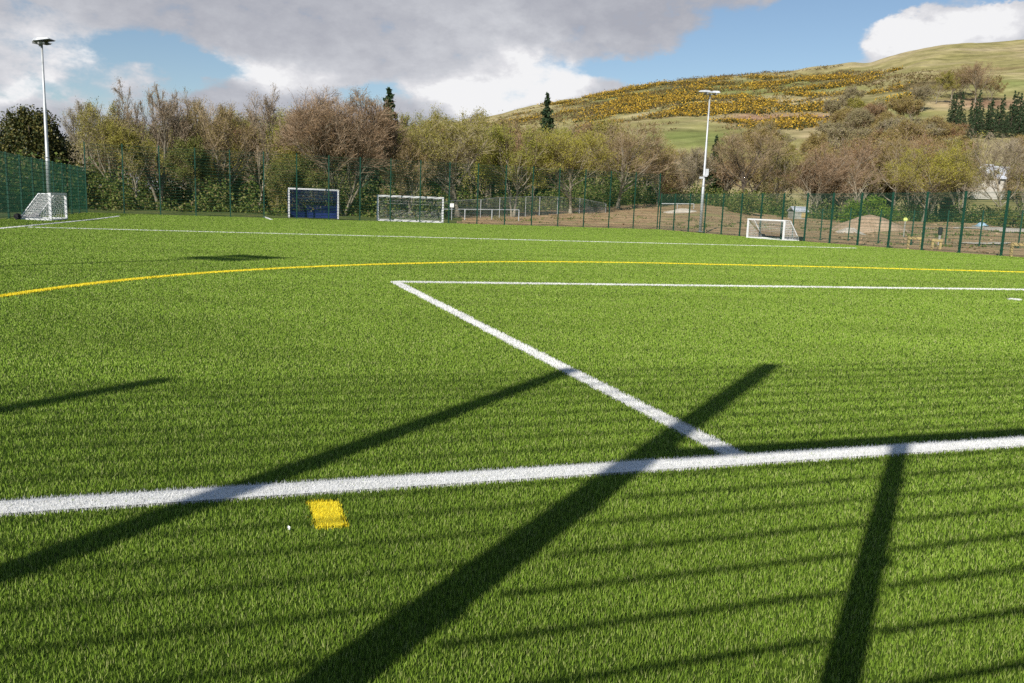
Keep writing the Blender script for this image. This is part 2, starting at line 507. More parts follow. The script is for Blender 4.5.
# the near turf carries on further to both sides
sel = d < 9
d2 = rng.permutation(d[sel]); ph2 = rng.uniform(span / 2, span / 2 + radians(26), len(d2)) * rng.choice([-1, 1], len(d2))
k2 = rng.random(len(d2)) < 2 * 26 / 82
d = np.concatenate([d, d2[k2]]); phi = np.concatenate([phi, ph2[k2]]); NB = len(d)
x = d * np.sin(phi); y = d * np.cos(phi)
keep = sd_pitch(x, y) < -.05
lm = np.zeros(NB, bool)
for nm, pts, w, colr, lab in LINES:
    for p, q in zip(pts[:-1], pts[1:]): lm |= seg_mask(x, y, p, q, w)
pc = pw.mean(0); pu = (pw[1] - pw[0]); pv = (pw[3] - pw[0])


def in_patch(x, y):
    m = np.array([pu, pv]).T; s = np.linalg.solve(m, np.stack([x - pw[0, 0], y - pw[0, 1]]))
    return (s[0] > 0) & (s[0] < 1) & (s[1] > 0) & (s[1] < 1)


lm |= in_patch(x, y)
keep &= ~lm | (rng.random(NB) < .05)      # a few green fibres stray into the lines
x, y, d = x[keep], y[keep], d[keep]
mb = MB(); blades(mb, x, y, wid(d), hei(d))
g = mb.build('grass', M['blade'])
tag(g, 'short green artificial grass blades covering the pitch', 'turf', kind='stuff')

for nm, pts, w, colr, lab in LINES:
    mb = MB(); pts = np.array(pts)
    # a painted strip a few millimetres above the turf sheet
    dens = np.concatenate([np.linspace(p, q, max(2, int(np.linalg.norm(q - p) / .8)))[:-1] for p, q in zip(pts[:-1], pts[1:])] + [pts[-1:]])
    tg = np.gradient(dens, axis=0); tg /= np.linalg.norm(tg, axis=1, keepdims=True); nn = np.stack([-tg[:, 1], tg[:, 0]], 1)
    hw_ = max(w / 2 - .012, .02); Lp = dens + nn * hw_; Rp = dens - nn * hw_
    lift = .004 if nm in ('penalty_box_line', 'turf_mark') else .007
    V = np.concatenate([np.c_[Lp, gz(Lp[:, 1]) + lift], np.c_[Rp, gz(Rp[:, 1]) + lift]])
    m_ = len(dens); i = np.arange(m_ - 1)
    mb.add(V, np.stack([i, i + m_, i + m_ + 1, i + 1], 1), mi=0)
    for p, q in zip(dens[:-1], dens[1:]):
        L = np.linalg.norm(q - p); dm = max(1.6, np.linalg.norm((p + q) / 2))
        if dm > 75: continue
        n_ = rng.poisson(L * w * lod(dm) * (2.6 if dm < 10 else 7.0))
        if not n_: continue
        t = rng.random(n_); s = (rng.random(n_) - .5) * w + rng.normal(0, .008, n_); e = (q - p) / L
        bx = p[0] + (q - p)[0] * t - e[1] * s; by = p[1] + (q - p)[1] * t + e[0] * s
        bd = np.hypot(bx, by)
        blades(mb, bx, by, np.minimum(wid(bd), w * .5), hei(bd) * np.where(bd < 8, 1.0, 1.35), 1)
    g = mb.build(nm, [M['line_' + colr], M['blade_' + colr]])
    tag(g, lab, 'pitch line', 'painted pitch lines', 'structure')

mb = MB()
lift = .006
pi_ = pw.mean(0) + (pw - pw.mean(0)) * .88
mb.add(np.c_[pi_, gz(pi_[:, 1]) + lift], [[3, 2, 1, 0]], mi=0)
n_ = 1600
r1, r2 = rng.random(n_), rng.random(n_)
q = pw[0] + r1[:, None] * pu + r2[:, None] * pv + rng.normal(0, .005, (n_, 2))
blades(mb, q[:, 0], q[:, 1], wid(np.hypot(q[:, 0], q[:, 1])), hei(3.0), 1)
g = mb.build('yellow_mark', [M['line_yellow'], M['blade_yellow']])
tag(g, 'small square yellow mark just below the white goal line', 'pitch mark', kind='structure')

p = gp(289, 533)
mb = MB()
c = rng.normal(size=(7, 3)) * [.002, .002, .0015] + [0, 0, .016]
mb.cards(c, .011)
g = mb.build('paper_scrap', M['sign_white'], loc=p)
tag(g, 'tiny white scrap lying on the turf left of the yellow mark', 'litter')


# ------------------------------------------------------------------ fences
def panel_mesh(width, z0, z1, bar=.008, vert=.0034, step=.05, hstep=.2):
    mb = MB()
    xs = np.arange(step, width - step / 2, step)
    n = len(xs)
    mb.bars(np.c_[xs, np.zeros(n), np.full(n, z0)], np.c_[xs, np.zeros(n), np.full(n, z1)], vert, k=3)
    zs = np.arange(z0 + .03, z1 + .001, hstep); m = len(zs)
    for off in (-bar * .9, bar * .9):
        mb.bars(np.c_[np.full(m, .03), np.full(m, off), zs], np.c_[np.full(m, width - .03), np.full(m, off), zs], bar, k=4)
    return mb.mesh('mesh_panel', M['green_wire'])


def post_mesh(h, w=.10, dp=.07):
    mb = MB()
    mb.box((0, 0, h / 2 - .15), (w, dp, h + .3))
    mb.box((0, 0, h + .012), (w + .012, dp + .012, .024))
    mb.box((0, 0, .012), (w + .1, dp + .1, .02))
    for z in np.arange(.25, h, .6):
        mb.box((0, -dp / 2 - .012, z), (w * .9, .022, .05))
    return mb.mesh('post', M['green_paint'])


def fence(name, p, q, n, h, label, first=True, last=True, w=.10):
    p = np.array(p); q = np.array(q); L = np.linalg.norm(q - p); e = (q - p) / L; bay = L / n
    rz = math.atan2(e[1], e[0])
    root = empty(name, (p[0], p[1], 0), rz)
    pm = post_mesh(h, w); gm = panel_mesh(bay, .05, h)
    for i in range(n + 1):
        b = p + e * bay * i
        if (i > 0 or first) and (i < n or last):
            link('post', pm, root, (bay * i, 0, gz(b[1])))
        if i < n:
            o = link('mesh_panel', gm, root, (bay * i, 0, gz(b[1])))
            dz = float(gz((b + e * bay)[1]) - gz(b[1]))
            o.rotation_euler = (0, -math.atan2(dz, bay), 0)
    return tag(root, label, 'fence')


fence('mesh_fence', CORNER, FAR_END, 19, 4.6, 'tall green wire mesh ball stop fence across the far end of the pitch', w=.075)
fence('mesh_fence', CORNER + d_left * .15, CORNER + d_left * 33.0, 14, 2.95, 'green mesh fence along the left touchline ending at the far corner', first=False)
re = FAR_END + d_right * .42
fence('mesh_fence', re, re + (RIGHT_NEAR - re) * (18 / 14.05), 18, 2.95, 'green mesh fence with tall posts along the right touchline')

# low second fence on the soil beyond the right-hand fence
pts2 = [(792, 238, 60), (820, 240, 58), (848, 240.5, 56.5), (878, 242, 55), (911, 242.5, 53.5), (945, 244, 52), (979, 246.5, 50.5), (1018, 248, 49), (1062, 250, 47.5)]
P_ = [np.array([tans(a_, b_)[0] * c_, c_]) for a_, b_, c_ in pts2]
root = empty('mesh_fence', (P_[0][0], P_[0][1], float(T(*P_[0]))))
o0 = np.array(root.location)
pm = post_mesh(2.15, .07, .05)
for i, pp in enumerate(P_):
    z = float(T(*pp)) - o0[2]
    link('post', pm, root, (pp[0] - o0[0], pp[1] - o0[1], z))
    if i + 1 < len(P_):
        qq = P_[i + 1]; L = np.linalg.norm(qq - pp)
        o = link('mesh_panel', panel_mesh(L, .05, 2.1, step=.1), root, (pp[0] - o0[0], pp[1] - o0[1], z))
        o.rotation_euler = (0, -math.atan2(float(T(*qq) - T(*pp)), L), math.atan2(qq[1] - pp[1], qq[0] - pp[0]))
tag(root, 'lower green mesh fence with slim posts on the bare soil behind the right fence', 'fence')

# the fence at the photographer's back: only its shadow is in view
SUN_AZ = radians(27.3); COT = 1.527; EL = math.atan(1 / COT)
root = empty('mesh_fence', P2(0, -.25), math.atan2(A2[1], A2[0]))
HN = 4.9
for a_, h, w in ((-12.8, HN, .12), (-10.44, HN, .12), (-8.08, HN, .12), (-5.86, HN, .12), (-3.36, HN, .105), (-1.80, HN, .12), (-.43, 3.12, .068), (1.93, HN, .12), (4.29, HN, .12)):
    z = float(gz((A2 * a_ + N2 * -.25)[1]) - root.location[2])
    link('post', post_mesh(h, w, min(.09, w * .9)), root, (a_, 0, z))
aa = [-12.8, -10.44, -8.08, -5.86, -3.36, -1.88]
for a_, b_ in zip(aa[:-1], aa[1:]):
    link('mesh_panel', panel_mesh(b_ - a_, .05, HN, bar=.0055, vert=.0026), root, (a_, 0, 0))
for a_, b_ in ((-1.68, -.48), (-.38, 1.93), (1.93, 4.29)):
    link('mesh_panel', panel_mesh(b_ - a_, .05, 3.0, bar=.0066, vert=.0026), root, (a_, 0, 0))
for a_, b_ in ((-1.70, 1.87), (1.99, 4.23)):
    link('mesh_panel', panel_mesh(b_ - a_, 3.25, HN, bar=.0062, vert=.0026), root, (a_, 0, 0))
mb = MB(); mb.box(((-1.68 + 4.2) / 2, 0, 3.12), (4.2 + 1.68, .06, .10))
mb.build('rail', M['green_paint'], root)
tag(root, 'tall mesh fence behind the camera casting the wide post shadows on the near turf', 'fence')


# ------------------------------------------------------------------ goals
def net_quad(mb, p, q, r, s, step, rad):
    """square netting over the patch p-q (bottom) s-r (top)"""
    p, q, r, s = [np.array(v, float) for v in (p, q, r, s)]
    nu = max(2, int(max(np.linalg.norm(q - p), np.linalg.norm(r - s)) / step)); nv = max(2, int(max(np.linalg.norm(s - p), np.linalg.norm(r - q)) / step))
    u = np.linspace(0, 1, nu + 1)[:, None]; v = np.linspace(0, 1, nv + 1)[:, None]
    mb.bars(p + (q - p) * u, s + (r - s) * u, rad, k=3)
    mb.bars(p + (s - p) * v, q + (r - q) * v, rad, k=3)


def box_goal(name, p, q, h, dtop, dbase, label, net='net', t=.10, wheel=False, netr=.006, step=.12):
    """freestanding goal: p, q are the post feet seen from the pitch; the net runs back from there"""
    p = np.array(p[:2]); q = np.array(q[:2]); W = np.linalg.norm(q - p); e = (q - p) / W
    root = empty(name, (p[0], p[1], float(gz(p[1]))), math.atan2(e[1], e[0]))
    r = t / 2
    mb = MB(); mb.box((W / 2, 0, h - r), (W + t, t, t)); mb.build('crossbar', M['white_paint'], root)
    for xx in (0, W):
        mb = MB(); mb.box((xx, 0, (h - t) / 2 + .001), (t, t * .98, h - t - .004)); mb.build('post', M['white_paint'], root)
        mb = MB()
        mb.tube([(xx, r, h - r * 1.1), (xx, dtop, h - r * 1.1), (xx, dbase, r)], r * .62, 8)
        mb.build('side_stanchion', M['white_paint'], root)
        mb = MB(); mb.box((xx, dbase / 2 + r / 2, r * .8), (t * .75, dbase - t, t * .75)); mb.build('ground_bar', M['white_paint'], root)
    mb = MB(); mb.box((W / 2, dbase, r * .8), (W + t * .5, t * .8, t * .76)); mb.build('back_bar', M['white_paint'], root)
    mb = MB(); mb.box((W / 2, 0, r * .5), (W - t, t * .7, t * .5)); mb.build('front_bar', M['white_paint'], root)
    mb = MB()
    zt = h - t * .6
    net_quad(mb, (0, dbase, .05), (W, dbase, .05), (W, dtop, zt), (0, dtop, zt), step, netr)
    net_quad(mb, (0, dtop, zt), (W, dtop, zt), (W, 0, zt), (0, 0, zt), step, netr)
    for xx in (0, W):
        net_quad(mb, (xx, 0, .05), (xx, dbase, .05), (xx, dtop, zt), (xx, 0, zt), step, netr)
    mb.build('net', M[net], root)
    if wheel:
        for xx in (-.06, W + .06):
            mb = MB(); mb.tube([(xx - .09, dbase + .06, .14), (xx + .09, dbase + .06, .14)], .14, 14)
            mb.build('wheel', M['black'], root)
        mb = MB(); mb.tube([(.2, dbase + .1, .12), (W - .2, dbase + .1, .12)], .075, 10); mb.build('anchor_weight', M['black'], root)
    return tag(root, label, 'goal', 'goals on the pitch')


# far end: seen from the pitch, net away from the camera
pL = gp(377.5, 220.6); pR = gp(442.5, 222.9)
box_goal('football_goal', pL, pR, 1.95, .55, 1.7, 'wide white football goal standing right of the blue goal', 'net_dull', .13, netr=.0058, step=.12)
# small goals turned side-on beside the fences
f = gp(51, 220.6)[:2]; e = -d_left
e2 = np.array([e[0] * cos(.06) + e[1] * sin(.06), -e[0] * sin(.06) + e[1] * cos(.06)])
best = None
for L in np.linspace(1.5, 6, 91):
    b = f + e2 * L
    dd_ = np.array([b[0], b[1], float(gz(b[1]))]) - EYE
    px = 512 + F * (dd_ @ RI) / (dd_ @ FW)
    if best is None or abs(px - 66.5) < best[0]: best = (abs(px - 66.5), L)
LW = best[1]
box_goal('mini_goal', f, f + e2 * LW, 1.22, .45, 1.25, 'small white goal by the left fence in front of the floodlight mast', 'net', .10, True, .0048, .11)
f = gp(747, 237.6)[:2]; g2 = gp(783, 240.4)[:2]
# facing the pitch, so its left foot in view comes first with the net beyond
box_goal('mini_goal', f, g2, 1.27, .45, 1.25, 'small white goal beside the right fence below the floodlight mast', 'net', .09, True, .005, .12)

# blue hockey goal
pL = gp(289, 217.7)[:2]; pR = gp(338, 219.2)[:2]; W = np.linalg.norm(pR - pL); e = (pR - pL) / W
root = empty('hockey_goal', (pL[0], pL[1], float(gz(pL[1]))), math.atan2(e[1], e[0]))
H = 2.14; t = .10
mb = MB(); mb.box((W / 2, 0, H + .02), (W + .12, .09, .11)); mb.build('crossbar', M['white_paint'], root)
for xx in (0, W):
    mb = MB(); mb.box((xx, 0, (H - .04) / 2), (.11, .09, H - .045)); mb.build('post', M['white_paint'], root)
    mb = MB(); mb.box((xx, .70, .24), (.04, 1.26, .46)); mb.build('side_board', M['navy'], root)
    mb = MB(); mb.tube([(xx, .05, H - .05), (xx, .9, H - .05), (xx, 1.3, .4)], .03, 8); mb.build('stanchion', M['navy'], root)
mb = MB(); mb.box((W / 2, 1.35, .24), (W - .05, .04, .46))
mb.box((W * .40, 1.31, .24), (.05, .03, .44)); mb.build('back_board', M['navy'], root)
mb = MB()
net_quad(mb, (0, 1.3, .47), (W, 1.3, .47), (W, .9, H - .05), (0, .9, H - .05), .055, .0095)
net_quad(mb, (0, .9, H - .05), (W, .9, H - .05), (W, .06, H - .02), (0, .06, H - .02), .06, .009)
for xx in (0, W): net_quad(mb, (xx, .06, .47), (xx, 1.3, .47), (xx, .9, H - .05), (xx, .06, H - .05), .06, .009)
mb.build('net', M['navy_net'], root)
tag(root, 'hockey goal with dark blue net and boards inside a white frame', 'goal', 'goals on the pitch')


# ------------------------------------------------------------------ floodlights
def floodlight(base, h, label, turn, lamps, box_side=1, boxh=None):
    z = float(gz(base[1]))
    root = empty('floodlight_mast', (base[0], base[1], z), turn)
    mb = MB(); zz = [-.3, h * .33, h * .335, h * .66, h * .665, h]
    mb.tube([(0, 0, a_) for a_ in zz], [.125, .115, .095, .085, .07, .06], 14)
    mb.build('mast', M['galv'], root, smooth=True)
    mb = MB(); mb.box((0, 0, .03), (.42, .42, .05)); mb.build('base_plate', M['galv_dull'], root)
    mb = MB(); mb.tube([(0, 0, h * .34), (0, 0, h * .345)], .135, 14); mb.build('collar', M['galv_dull'], root)
    W = max(abs(l[0]) for l in lamps) + .1
    mb = MB(); mb.box((0, 0, h + .03), (W * 2, .09, .09)); mb.build('crossarm', M['galv_dull'], root)
    for (lx, ly, rz, tilt) in lamps:
        o = empty('lamp', (lx, ly, h + .16)); o.parent = root; o.rotation_euler = (tilt, 0, rz)
        mb = MB()
        # a flat tapering housing
        w0, w1, l0, l1 = .30, .36, -.42, .42
        V = [(-w0, l0, .0), (w0, l0, .0), (w1, l1, .02), (-w1, l1, .02), (-w0 * .7, l0 + .08, .15), (w0 * .7, l0 + .08, .15), (w1 * .75, l1 - .15, .12), (-w1 * .75, l1 - .15, .12)]
        mb.add(V, [[0, 3, 2, 1], [4, 5, 6, 7], [0, 1, 5, 4], [1, 2, 6, 5], [2, 3, 7, 6], [3, 0, 4, 7]])
        me = mb.mesh('housing', M['lamp_body']); link('housing', me, o)
        mb = MB(); mb.box((0, .05, -.014), (.52, .66, .02)); mb.build('lens', M['lamp_dark'], o)
        mb = MB(); mb.box((0, -.3, -.08), (.08, .3, .12)); mb.build('bracket', M['galv_dull'], o)
    if boxh:
        mb = MB(); mb.box((.19 * box_side, -.02, boxh), (.24, .2, .5)); mb.build('control_box', M['lamp_body'], root)
        mb = MB(); mb.box((-.22, -.02, boxh - .45), (.30, .16, .16)); mb.box((.05, -.12, boxh - .3), (.3, .12, .12)); mb.build('sensor', M['lamp_body'], root)
    return tag(root, label, 'floodlight', 'floodlight masts round the pitch')


def mast_h(base, px, py):
    tx, tz = tans(px, py)
    return 1 + tz * base[1] - float(gz(base[1]))


b = gp(700, 232)
floodlight(b[:2], mast_h(b, 707, 93) - .12, 'grey floodlight mast standing in front of the hill by the right fence', radians(12), [(-.42, 0, radians(8), radians(6)), (.42, 0, radians(-10), radians(6))], 1, mast_h(b, 703, 172))
b = gp(50.2, 214)
floodlight(b[:2], mast_h(b, 46.5, 43) - .1, 'tall pale floodlight mast against the sky by the left fence', radians(-52), [(-.45, .1, radians(15), radians(-4)), (.1, -.05, radians(0), radians(4)), (.6, .1, radians(-40), radians(5))])
tip = gp(226, 258.5)[:2]; sdir = np.array([sin(SUN_AZ), cos(SUN_AZ)])
Ls = (tip @ N2 - .35) / (sdir @ N2)
floodlight(tip - sdir * Ls, Ls / COT - .25, 'floodlight mast out of frame whose lamp shadow lies above the yellow curved line', radians(-20), [(-.32, -.5, 0, 0), (.32, -.5, 0, 0), (-.32, .5, 0, 0), (.32, .5, 0, 0)])

# ------------------------------------------------------------------ things on and beyond the soil
# chain-link fence on galvanised posts behind the far fence
cl = [(432, 214.5, 203, 80), (452, 215, 200.5, 81), (481, 214.5, 199.5, 83), (500, 214, 197.5, 85), (526, 214, 196.8, 88), (540, 213, 196.8, 89), (558, 212, 197, 91), (580, 210.5, 198.5, 93), (606, 209.5, 203.5, 95)]
b0 = at(*cl[0][:2], cl[0][3]); z0 = float(T(b0[0], b0[1])); root = empty('chain_link_fence', (b0[0], b0[1], z0)); O = np.array([b0[0], b0[1], z0])
prev = None
for (px, pb, ptop, D) in cl:
    top = at(px, ptop, D); bot = np.array([top[0], top[1], float(T(top[0], top[1])) - .05])
    mb = MB(); mb.bars([bot - O], [top - O], .05, k=4, caps=True); mb.build('post', M['galv_dull'], root)
    if prev is not None:
        mb = MB(); mb.bars([prev[1] - O], [top - O], .035, k=4); mb.build('rail', M['galv_dull'], root)
        mb = MB(); net_quad(mb, prev[0] - O, bot - O, top - O, prev[1] - O, .14, .007); mb.build('wire_mesh', M['galv_dull'], root)
    prev = (bot, top)
tag(root, 'grey chain link fence on steel posts in front of the wood', 'fence')
rl = [(442, 209, 79), (465, 209.2, 79.3), (492, 209.5, 79.6), (519, 209.8, 80)]
b0 = at(*rl[0]); root = empty('rail_barrier', (b0[0], b0[1], float(T(b0[0], b0[1])))); O = np.array(root.location)
for i, (px, py, D) in enumerate(rl):
    top = at(px, py, D); bot = np.array([top[0], top[1], float(T(top[0], top[1])) - .05])
    mb = MB(); mb.bars([bot - O], [top - O], .05, k=4, caps=True); mb.build('post', M['galv'], root)
    if i:
        mb = MB(); mb.bars([pt - O], [top - O], .04, k=4); mb.build('rail', M['galv'], root)
    pt = top
tag(root, 'low pale steel rail barrier on short posts right of the football goal', 'barrier')
mb = MB(); s = at(452, 205.3, 78.6); zb = float(T(s[0], s[1]))
root = empty('sign', (s[0], s[1], zb))
mb.bars([(0, 0, -.05)], [(0, 0, s[2] - zb)], .03, k=4); mb.build('post', M['galv'], root)
mb = MB(); mb.box((0, -.05, s[2] - zb), (.36, .03, .36)); mb.build('board', M['sign_white'], root)
tag(root, 'small white square sign on a post right of the football goal', 'sign')
# long white rail behind the mast
mb = MB(); r0 = at(661, 203.5, 96); r1 = at(694, 203.8, 96); zb = float(T(r0[0], 96))
root = empty('rail_barrier', (r0[0], r0[1], zb)); O = np.array(root.location)
mb.bars([r0 - O], [r1 - O], .06, k=4, caps=True); mb.build('rail', M['galv'], root)
for rp in (r0, (r0 + r1) / 2, r1):
    mb = MB(); mb.bars([[rp[0] - O[0], rp[1] - O[1], float(T(rp[0], rp[1])) - O[2] - .05]], [rp - O], .045, k=4); mb.build('post', M['galv'], root)
tag(root, 'long pale rail on posts at the top of the soil behind the right mast', 'barrier')


def barrier(p0, p1, D, top0, label):
    a_ = at(p0, top0, D); b_ = at(p1, top0 + (p1 - p0) * .038, D)
    za = float(T(a_[0], a_[1])); h = a_[2] - za
    root = empty('timber_barrier', (a_[0], a_[1], za), math.atan2(b_[1] - a_[1], b_[0] - a_[0])); W = np.linalg.norm((b_ - a_)[:2])
    for xx in (0, W):
        mb = MB(); mb.box((xx, 0, h / 2 - .05), (.11, .09, h + .1)); mb.build('post', M['wood'], root)
    mb = MB(); mb.box((W / 2, -.065, h - .08), (W + .14, .04, .14)); mb.build('rail', M['wood'], root)
    return tag(root, label, 'barrier', 'timber barriers on the soil')


barrier(909, 921.5, 47.5, 236.4, 'small pale timber hurdle left of the darker drum behind the right fence')
barrier(933, 941, 47.0, 239.0, 'narrow timber hurdle with a dark drum behind it')
barrier(1012.5, 1034, 39.5, 242.5, 'pale timber barrier at the right edge of the picture')
c = at(940.5, 230.5, 50); zb = float(T(c[0], c[1])); root = empty('drum', (c[0], c[1], zb))
mb = MB(); mb.tube([(0, 0, .0), (0, 0, (c[2] - zb) * .72)], .07, 10); mb.build('post', M['shed'], root)
mb = MB(); mb.tube([(0, 0, (c[2] - zb) * .72), (0, 0, (c[2] - zb) * .72 + .06), (0, 0, c[2] - zb + .16), (0, 0, c[2] - zb + .2)], [.08, .13, .13, .07], 14); mb.build('cap', M['black'], root)
tag(root, 'black round drum raised on a post above the timber hurdle', 'drum')
c = at(905.5, 219.5, 62); zb = float(T(c[0], c[1])); root = empty('marker', (c[0], c[1], zb))
mb = MB(); mb.tube([(0, 0, -.05), (0, 0, c[2] - zb - .1)], .045, 8); mb.build('post', M['shed'], root)
mb = MB(); mb.tube([(0, .03, c[2] - zb), (0, -.03, c[2] - zb)], .15, 16); mb.build('disc', M['hi_vis'], root)
tag(root, 'round pale yellow marker on a stick right of the soil heap', 'marker')


# heaps of soil and gravel
def heap(name, px, pytop, D, rx, ry, mat, label, cat, seed, kind=None):
    t_ = at(px, pytop, D); n = 40; m_ = 16
    mb = MB(); V = []
    for i in range(m_ + 1):
        r = i / m_
        for j in range(n):
            an = j / n * 2 * math.pi
            rr_ = r * (1 + .18 * (vnoise(math.cos(an) * 2 + 7, math.sin(an) * 2 + 7, seed) - .5))
            x_ = t_[0] + rx * rr_ * math.cos(an); y_ = t_[1] + ry * rr_ * math.sin(an)
            zb_ = float(T(x_, y_)); hh = t_[2] - float(T(t_[0], t_[1]))
            prof = max(0, 1 - r) ** .85 if r > .25 else (1 - .25) ** .85 + (.25 - r) * .35
            V.append((x_, y_, zb_ - .06 + (hh + .06) * prof + .16 * (fbm(np.array(x_ * 1.3), np.array(y_ * 1.3), seed) - .5) * min(1, hh) * (1 - r)))
    i = np.arange(n); j = (i + 1) % n
    Q = np.concatenate([np.stack([i + a_ * n, i + a_ * n + n, j + a_ * n + n, j + a_ * n], 1) for a_ in range(m_)])
    mb.add(V, Q)
    return tag(mb.build(name, mat, smooth=True), label, cat, kind=kind)


heap('soil_heap', 871, 212.4, 74, 3.3, 3.0, M['heap'], 'large conical heap of brown soil beyond the right fence', 'soil heap', 1)
heap('gravel_heap', 851, 226.5, 69, 1.3, 1.0, M['pale'], 'low pale gravel heap at the left foot of the soil heap', 'gravel heap', 2)
heap('gravel_heap', 681, 207.8, 93, 2.0, .9, M['pale'], 'low pale gravel heap left of the right floodlight mast', 'gravel heap', 3)


def strip(name, pts, w, mat, label):
    mb = MB(); pts = smooth_poly([at(a_, b_, D)[:2] for a_, b_, D in pts], 6)
    tg = np.gradient(pts, axis=0); tg /= np.linalg.norm(tg, axis=1, keepdims=True); nn = np.stack([-tg[:, 1], tg[:, 0]], 1)
    k = 5; rows = []
    for s in np.linspace(-.5, .5, k):
        q = pts + nn * (s * w * (1 + .5 * (vnoise(np.arange(len(pts)) * .7, np.full(len(pts), s * 3), 4) - .5)))[:, None]
        rows.append(np.c_[q, T(q[:, 0], q[:, 1]) + .06])
    m_ = len(pts); i = np.arange(m_ - 1)
    mb.add(np.concatenate(rows), np.concatenate([np.stack([i + a_ * m_, i + a_ * m_ + m_, i + a_ * m_ + m_ + 1, i + a_ * m_ + 1], 1) for a_ in range(k - 1)]))
    return tag(mb.build(name, mat, smooth=True), label, 'path', kind='structure')


strip('path', [(922, 226, 84), (960, 225, 84), (1000, 225, 83), (1050, 227, 82)], 6, M['pale'], 'pale gravel track along the foot of the wood at right')
strip('sand_strip', [(958, 240, 56), (970, 240.5, 55), (988, 242, 54), (1006, 243.5, 53)], 1.6, M['pale'], 'narrow strip of pale sand on the soil')

# weeds, clods and stones on the soil
nW = 5200
wt_ = rng.uniform(-.06, .75, nW); wy_ = np.sqrt(rng.uniform(34 ** 2, 104 ** 2, nW)); wx_ = wt_ * wy_
k_ = (sd_pitch(wx_, wy_) > 1.0)
wn_ = fbm(wx_ * .12, wy_ * .12, 91)
kw = k_ & (rng.random(nW) < np.clip((wn_ - .52) * 5, .02, .6))
b_ = np.stack([wx_, wy_, T(wx_, wy_)], 1)[kw]
c = np.repeat(b_, 9, 0) + rng.normal(size=(len(b_) * 9, 3)) * [.22, .22, .05] + [0, 0, .07]
mb = MB(); mb.cards(c, rng.uniform(.06, .18, len(c)))
tag(mb.build('weeds', M['under']), 'thin patches of green weeds growing on the bare soil', 'weeds', kind='stuff')
b_ = np.stack([wx_, wy_, T(wx_, wy_)], 1)[k_ & ~kw][:500]
c = np.repeat(b_, 3, 0) + rng.normal(size=(len(b_) * 3, 3)) * [.12, .12, .03] + [0, 0, .05]
mb = MB(); mb.cards(c, rng.uniform(.10, .26, len(c)), flat=.3)
tag(mb.build('rubble', M['clod']), 'scattered stones and clods lying on the bare soil', 'rubble', kind='stuff')

# buildings glimpsed through the trees
def house(px0, px1, pbase, peave, ptop, D, label, depth=9, wm='wall', o=.4):
    a_ = at(px0, pbase, D); b_ = at(px1, pbase + (px1 - px0) * .038, D)
    W = b_[0] - a_[0]; ze = at(px0, peave, D)[2] - a_[2]; zt = at((px0 + px1) / 2, ptop, D)[2] - a_[2]
    root = empty('house', a_)
    mb = MB(); mb.box((W / 2, depth / 2, ze / 2 - 1), (W, depth, ze + 2)); mb.build('wall', M[wm], root)
    mb = MB(); r = .12
    V = [(-o, -o, ze), (W + o, -o, ze), (W + o, depth / 2, zt), (-o, depth / 2, zt), (W + o, depth + o, ze), (-o, depth + o, ze)]
    V += [(x_, y_, z_ + r) for x_, y_, z_ in V]
    mb.add(V, [[0, 1, 2, 3], [3, 2, 4, 5], [6, 9, 8, 7], [9, 11, 10, 8], [0, 6, 7, 1], [5, 4, 10, 11], [0, 3, 9, 6], [3, 5, 11, 9], [1, 7, 8, 2], [2, 8, 10, 4]])
    rf = mb.build('roof', M['roof'], root)
    for k in range(3 if wm == 'wall' else 0):
        mb = MB(); mb.box((W * (k + .5) / 3, -.02, ze * .55), (W * .12, .06, ze * .4)); mb.build('window', M['glass'], root)
    if wm != 'wall':
        mb = MB(); mb.box((W * .7, -.02, ze * .42), (W * .3, .05, ze * .8)); mb.build('door', M['wood'], root)
    return root


tag(house(972, 1003, 186, 178, 163, 140, ''), 'house with a pale grey roof glimpsed between the trees at right', 'house')
tag(house(1006, 1040, 187, 179, 166, 150, ''), 'second pale roofed house half hidden by trees at the right edge', 'house')
s_ = house(794, 807, 217.5, 211.5, 207.5, 103, '', 2.4, 'shed', .12); s_.name = 'shed'
tag(s_, 'small grey shed at the edge of the wood behind the right mini goal', 'shed')
mb = MB(); c = at(982, 222.5, 88); c[2] = float(T(c[0], c[1]))
n = 14; xs = np.linspace(-.75, .75, n); ys = np.linspace(-.6, .6, n); XX, YY = np.meshgrid(xs, ys, indexing='ij')
ZZ = .36 * np.exp(-(XX / .5) ** 2 - (YY / .45) ** 2) + .25 * vnoise(XX * 3, YY * 3, 21) * np.exp(-(XX ** 2) - YY ** 2)
I = np.arange(n * n).reshape(n, n)
mb.add(np.stack([XX, YY, ZZ], -1).reshape(-1, 3), np.stack([I[:-1, :-1], I[1:, :-1], I[1:, 1:], I[:-1, 1:]], -1).reshape(-1, 4))
tag(mb.build('tarpaulin', M['tarp'], loc=c), 'pale blue tarpaulin thrown over a pile at the edge of the wood', 'tarpaulin')

# ------------------------------------------------------------------ hill
SKY = [(-400, 205), (150, 196), (300, 165), (400, 134), (440, 124), (480, 117.5), (520, 109), (560, 101), (600, 94), (650, 84), (700, 77.5), (760, 73), (830, 66.5), (850, 62), (872, 62.5), (905, 52), (925, 46), (960, 43), (1000, 42), (1024, 40), (1200, 30), (1500, 60)]
SK_T = np.array([tans(a_, b_)[0] for a_, b_ in SKY]); SK_Z = np.array([tans(a_, b_)[1] for a_, b_ in SKY])
HY0, HY1 = 150., 660.


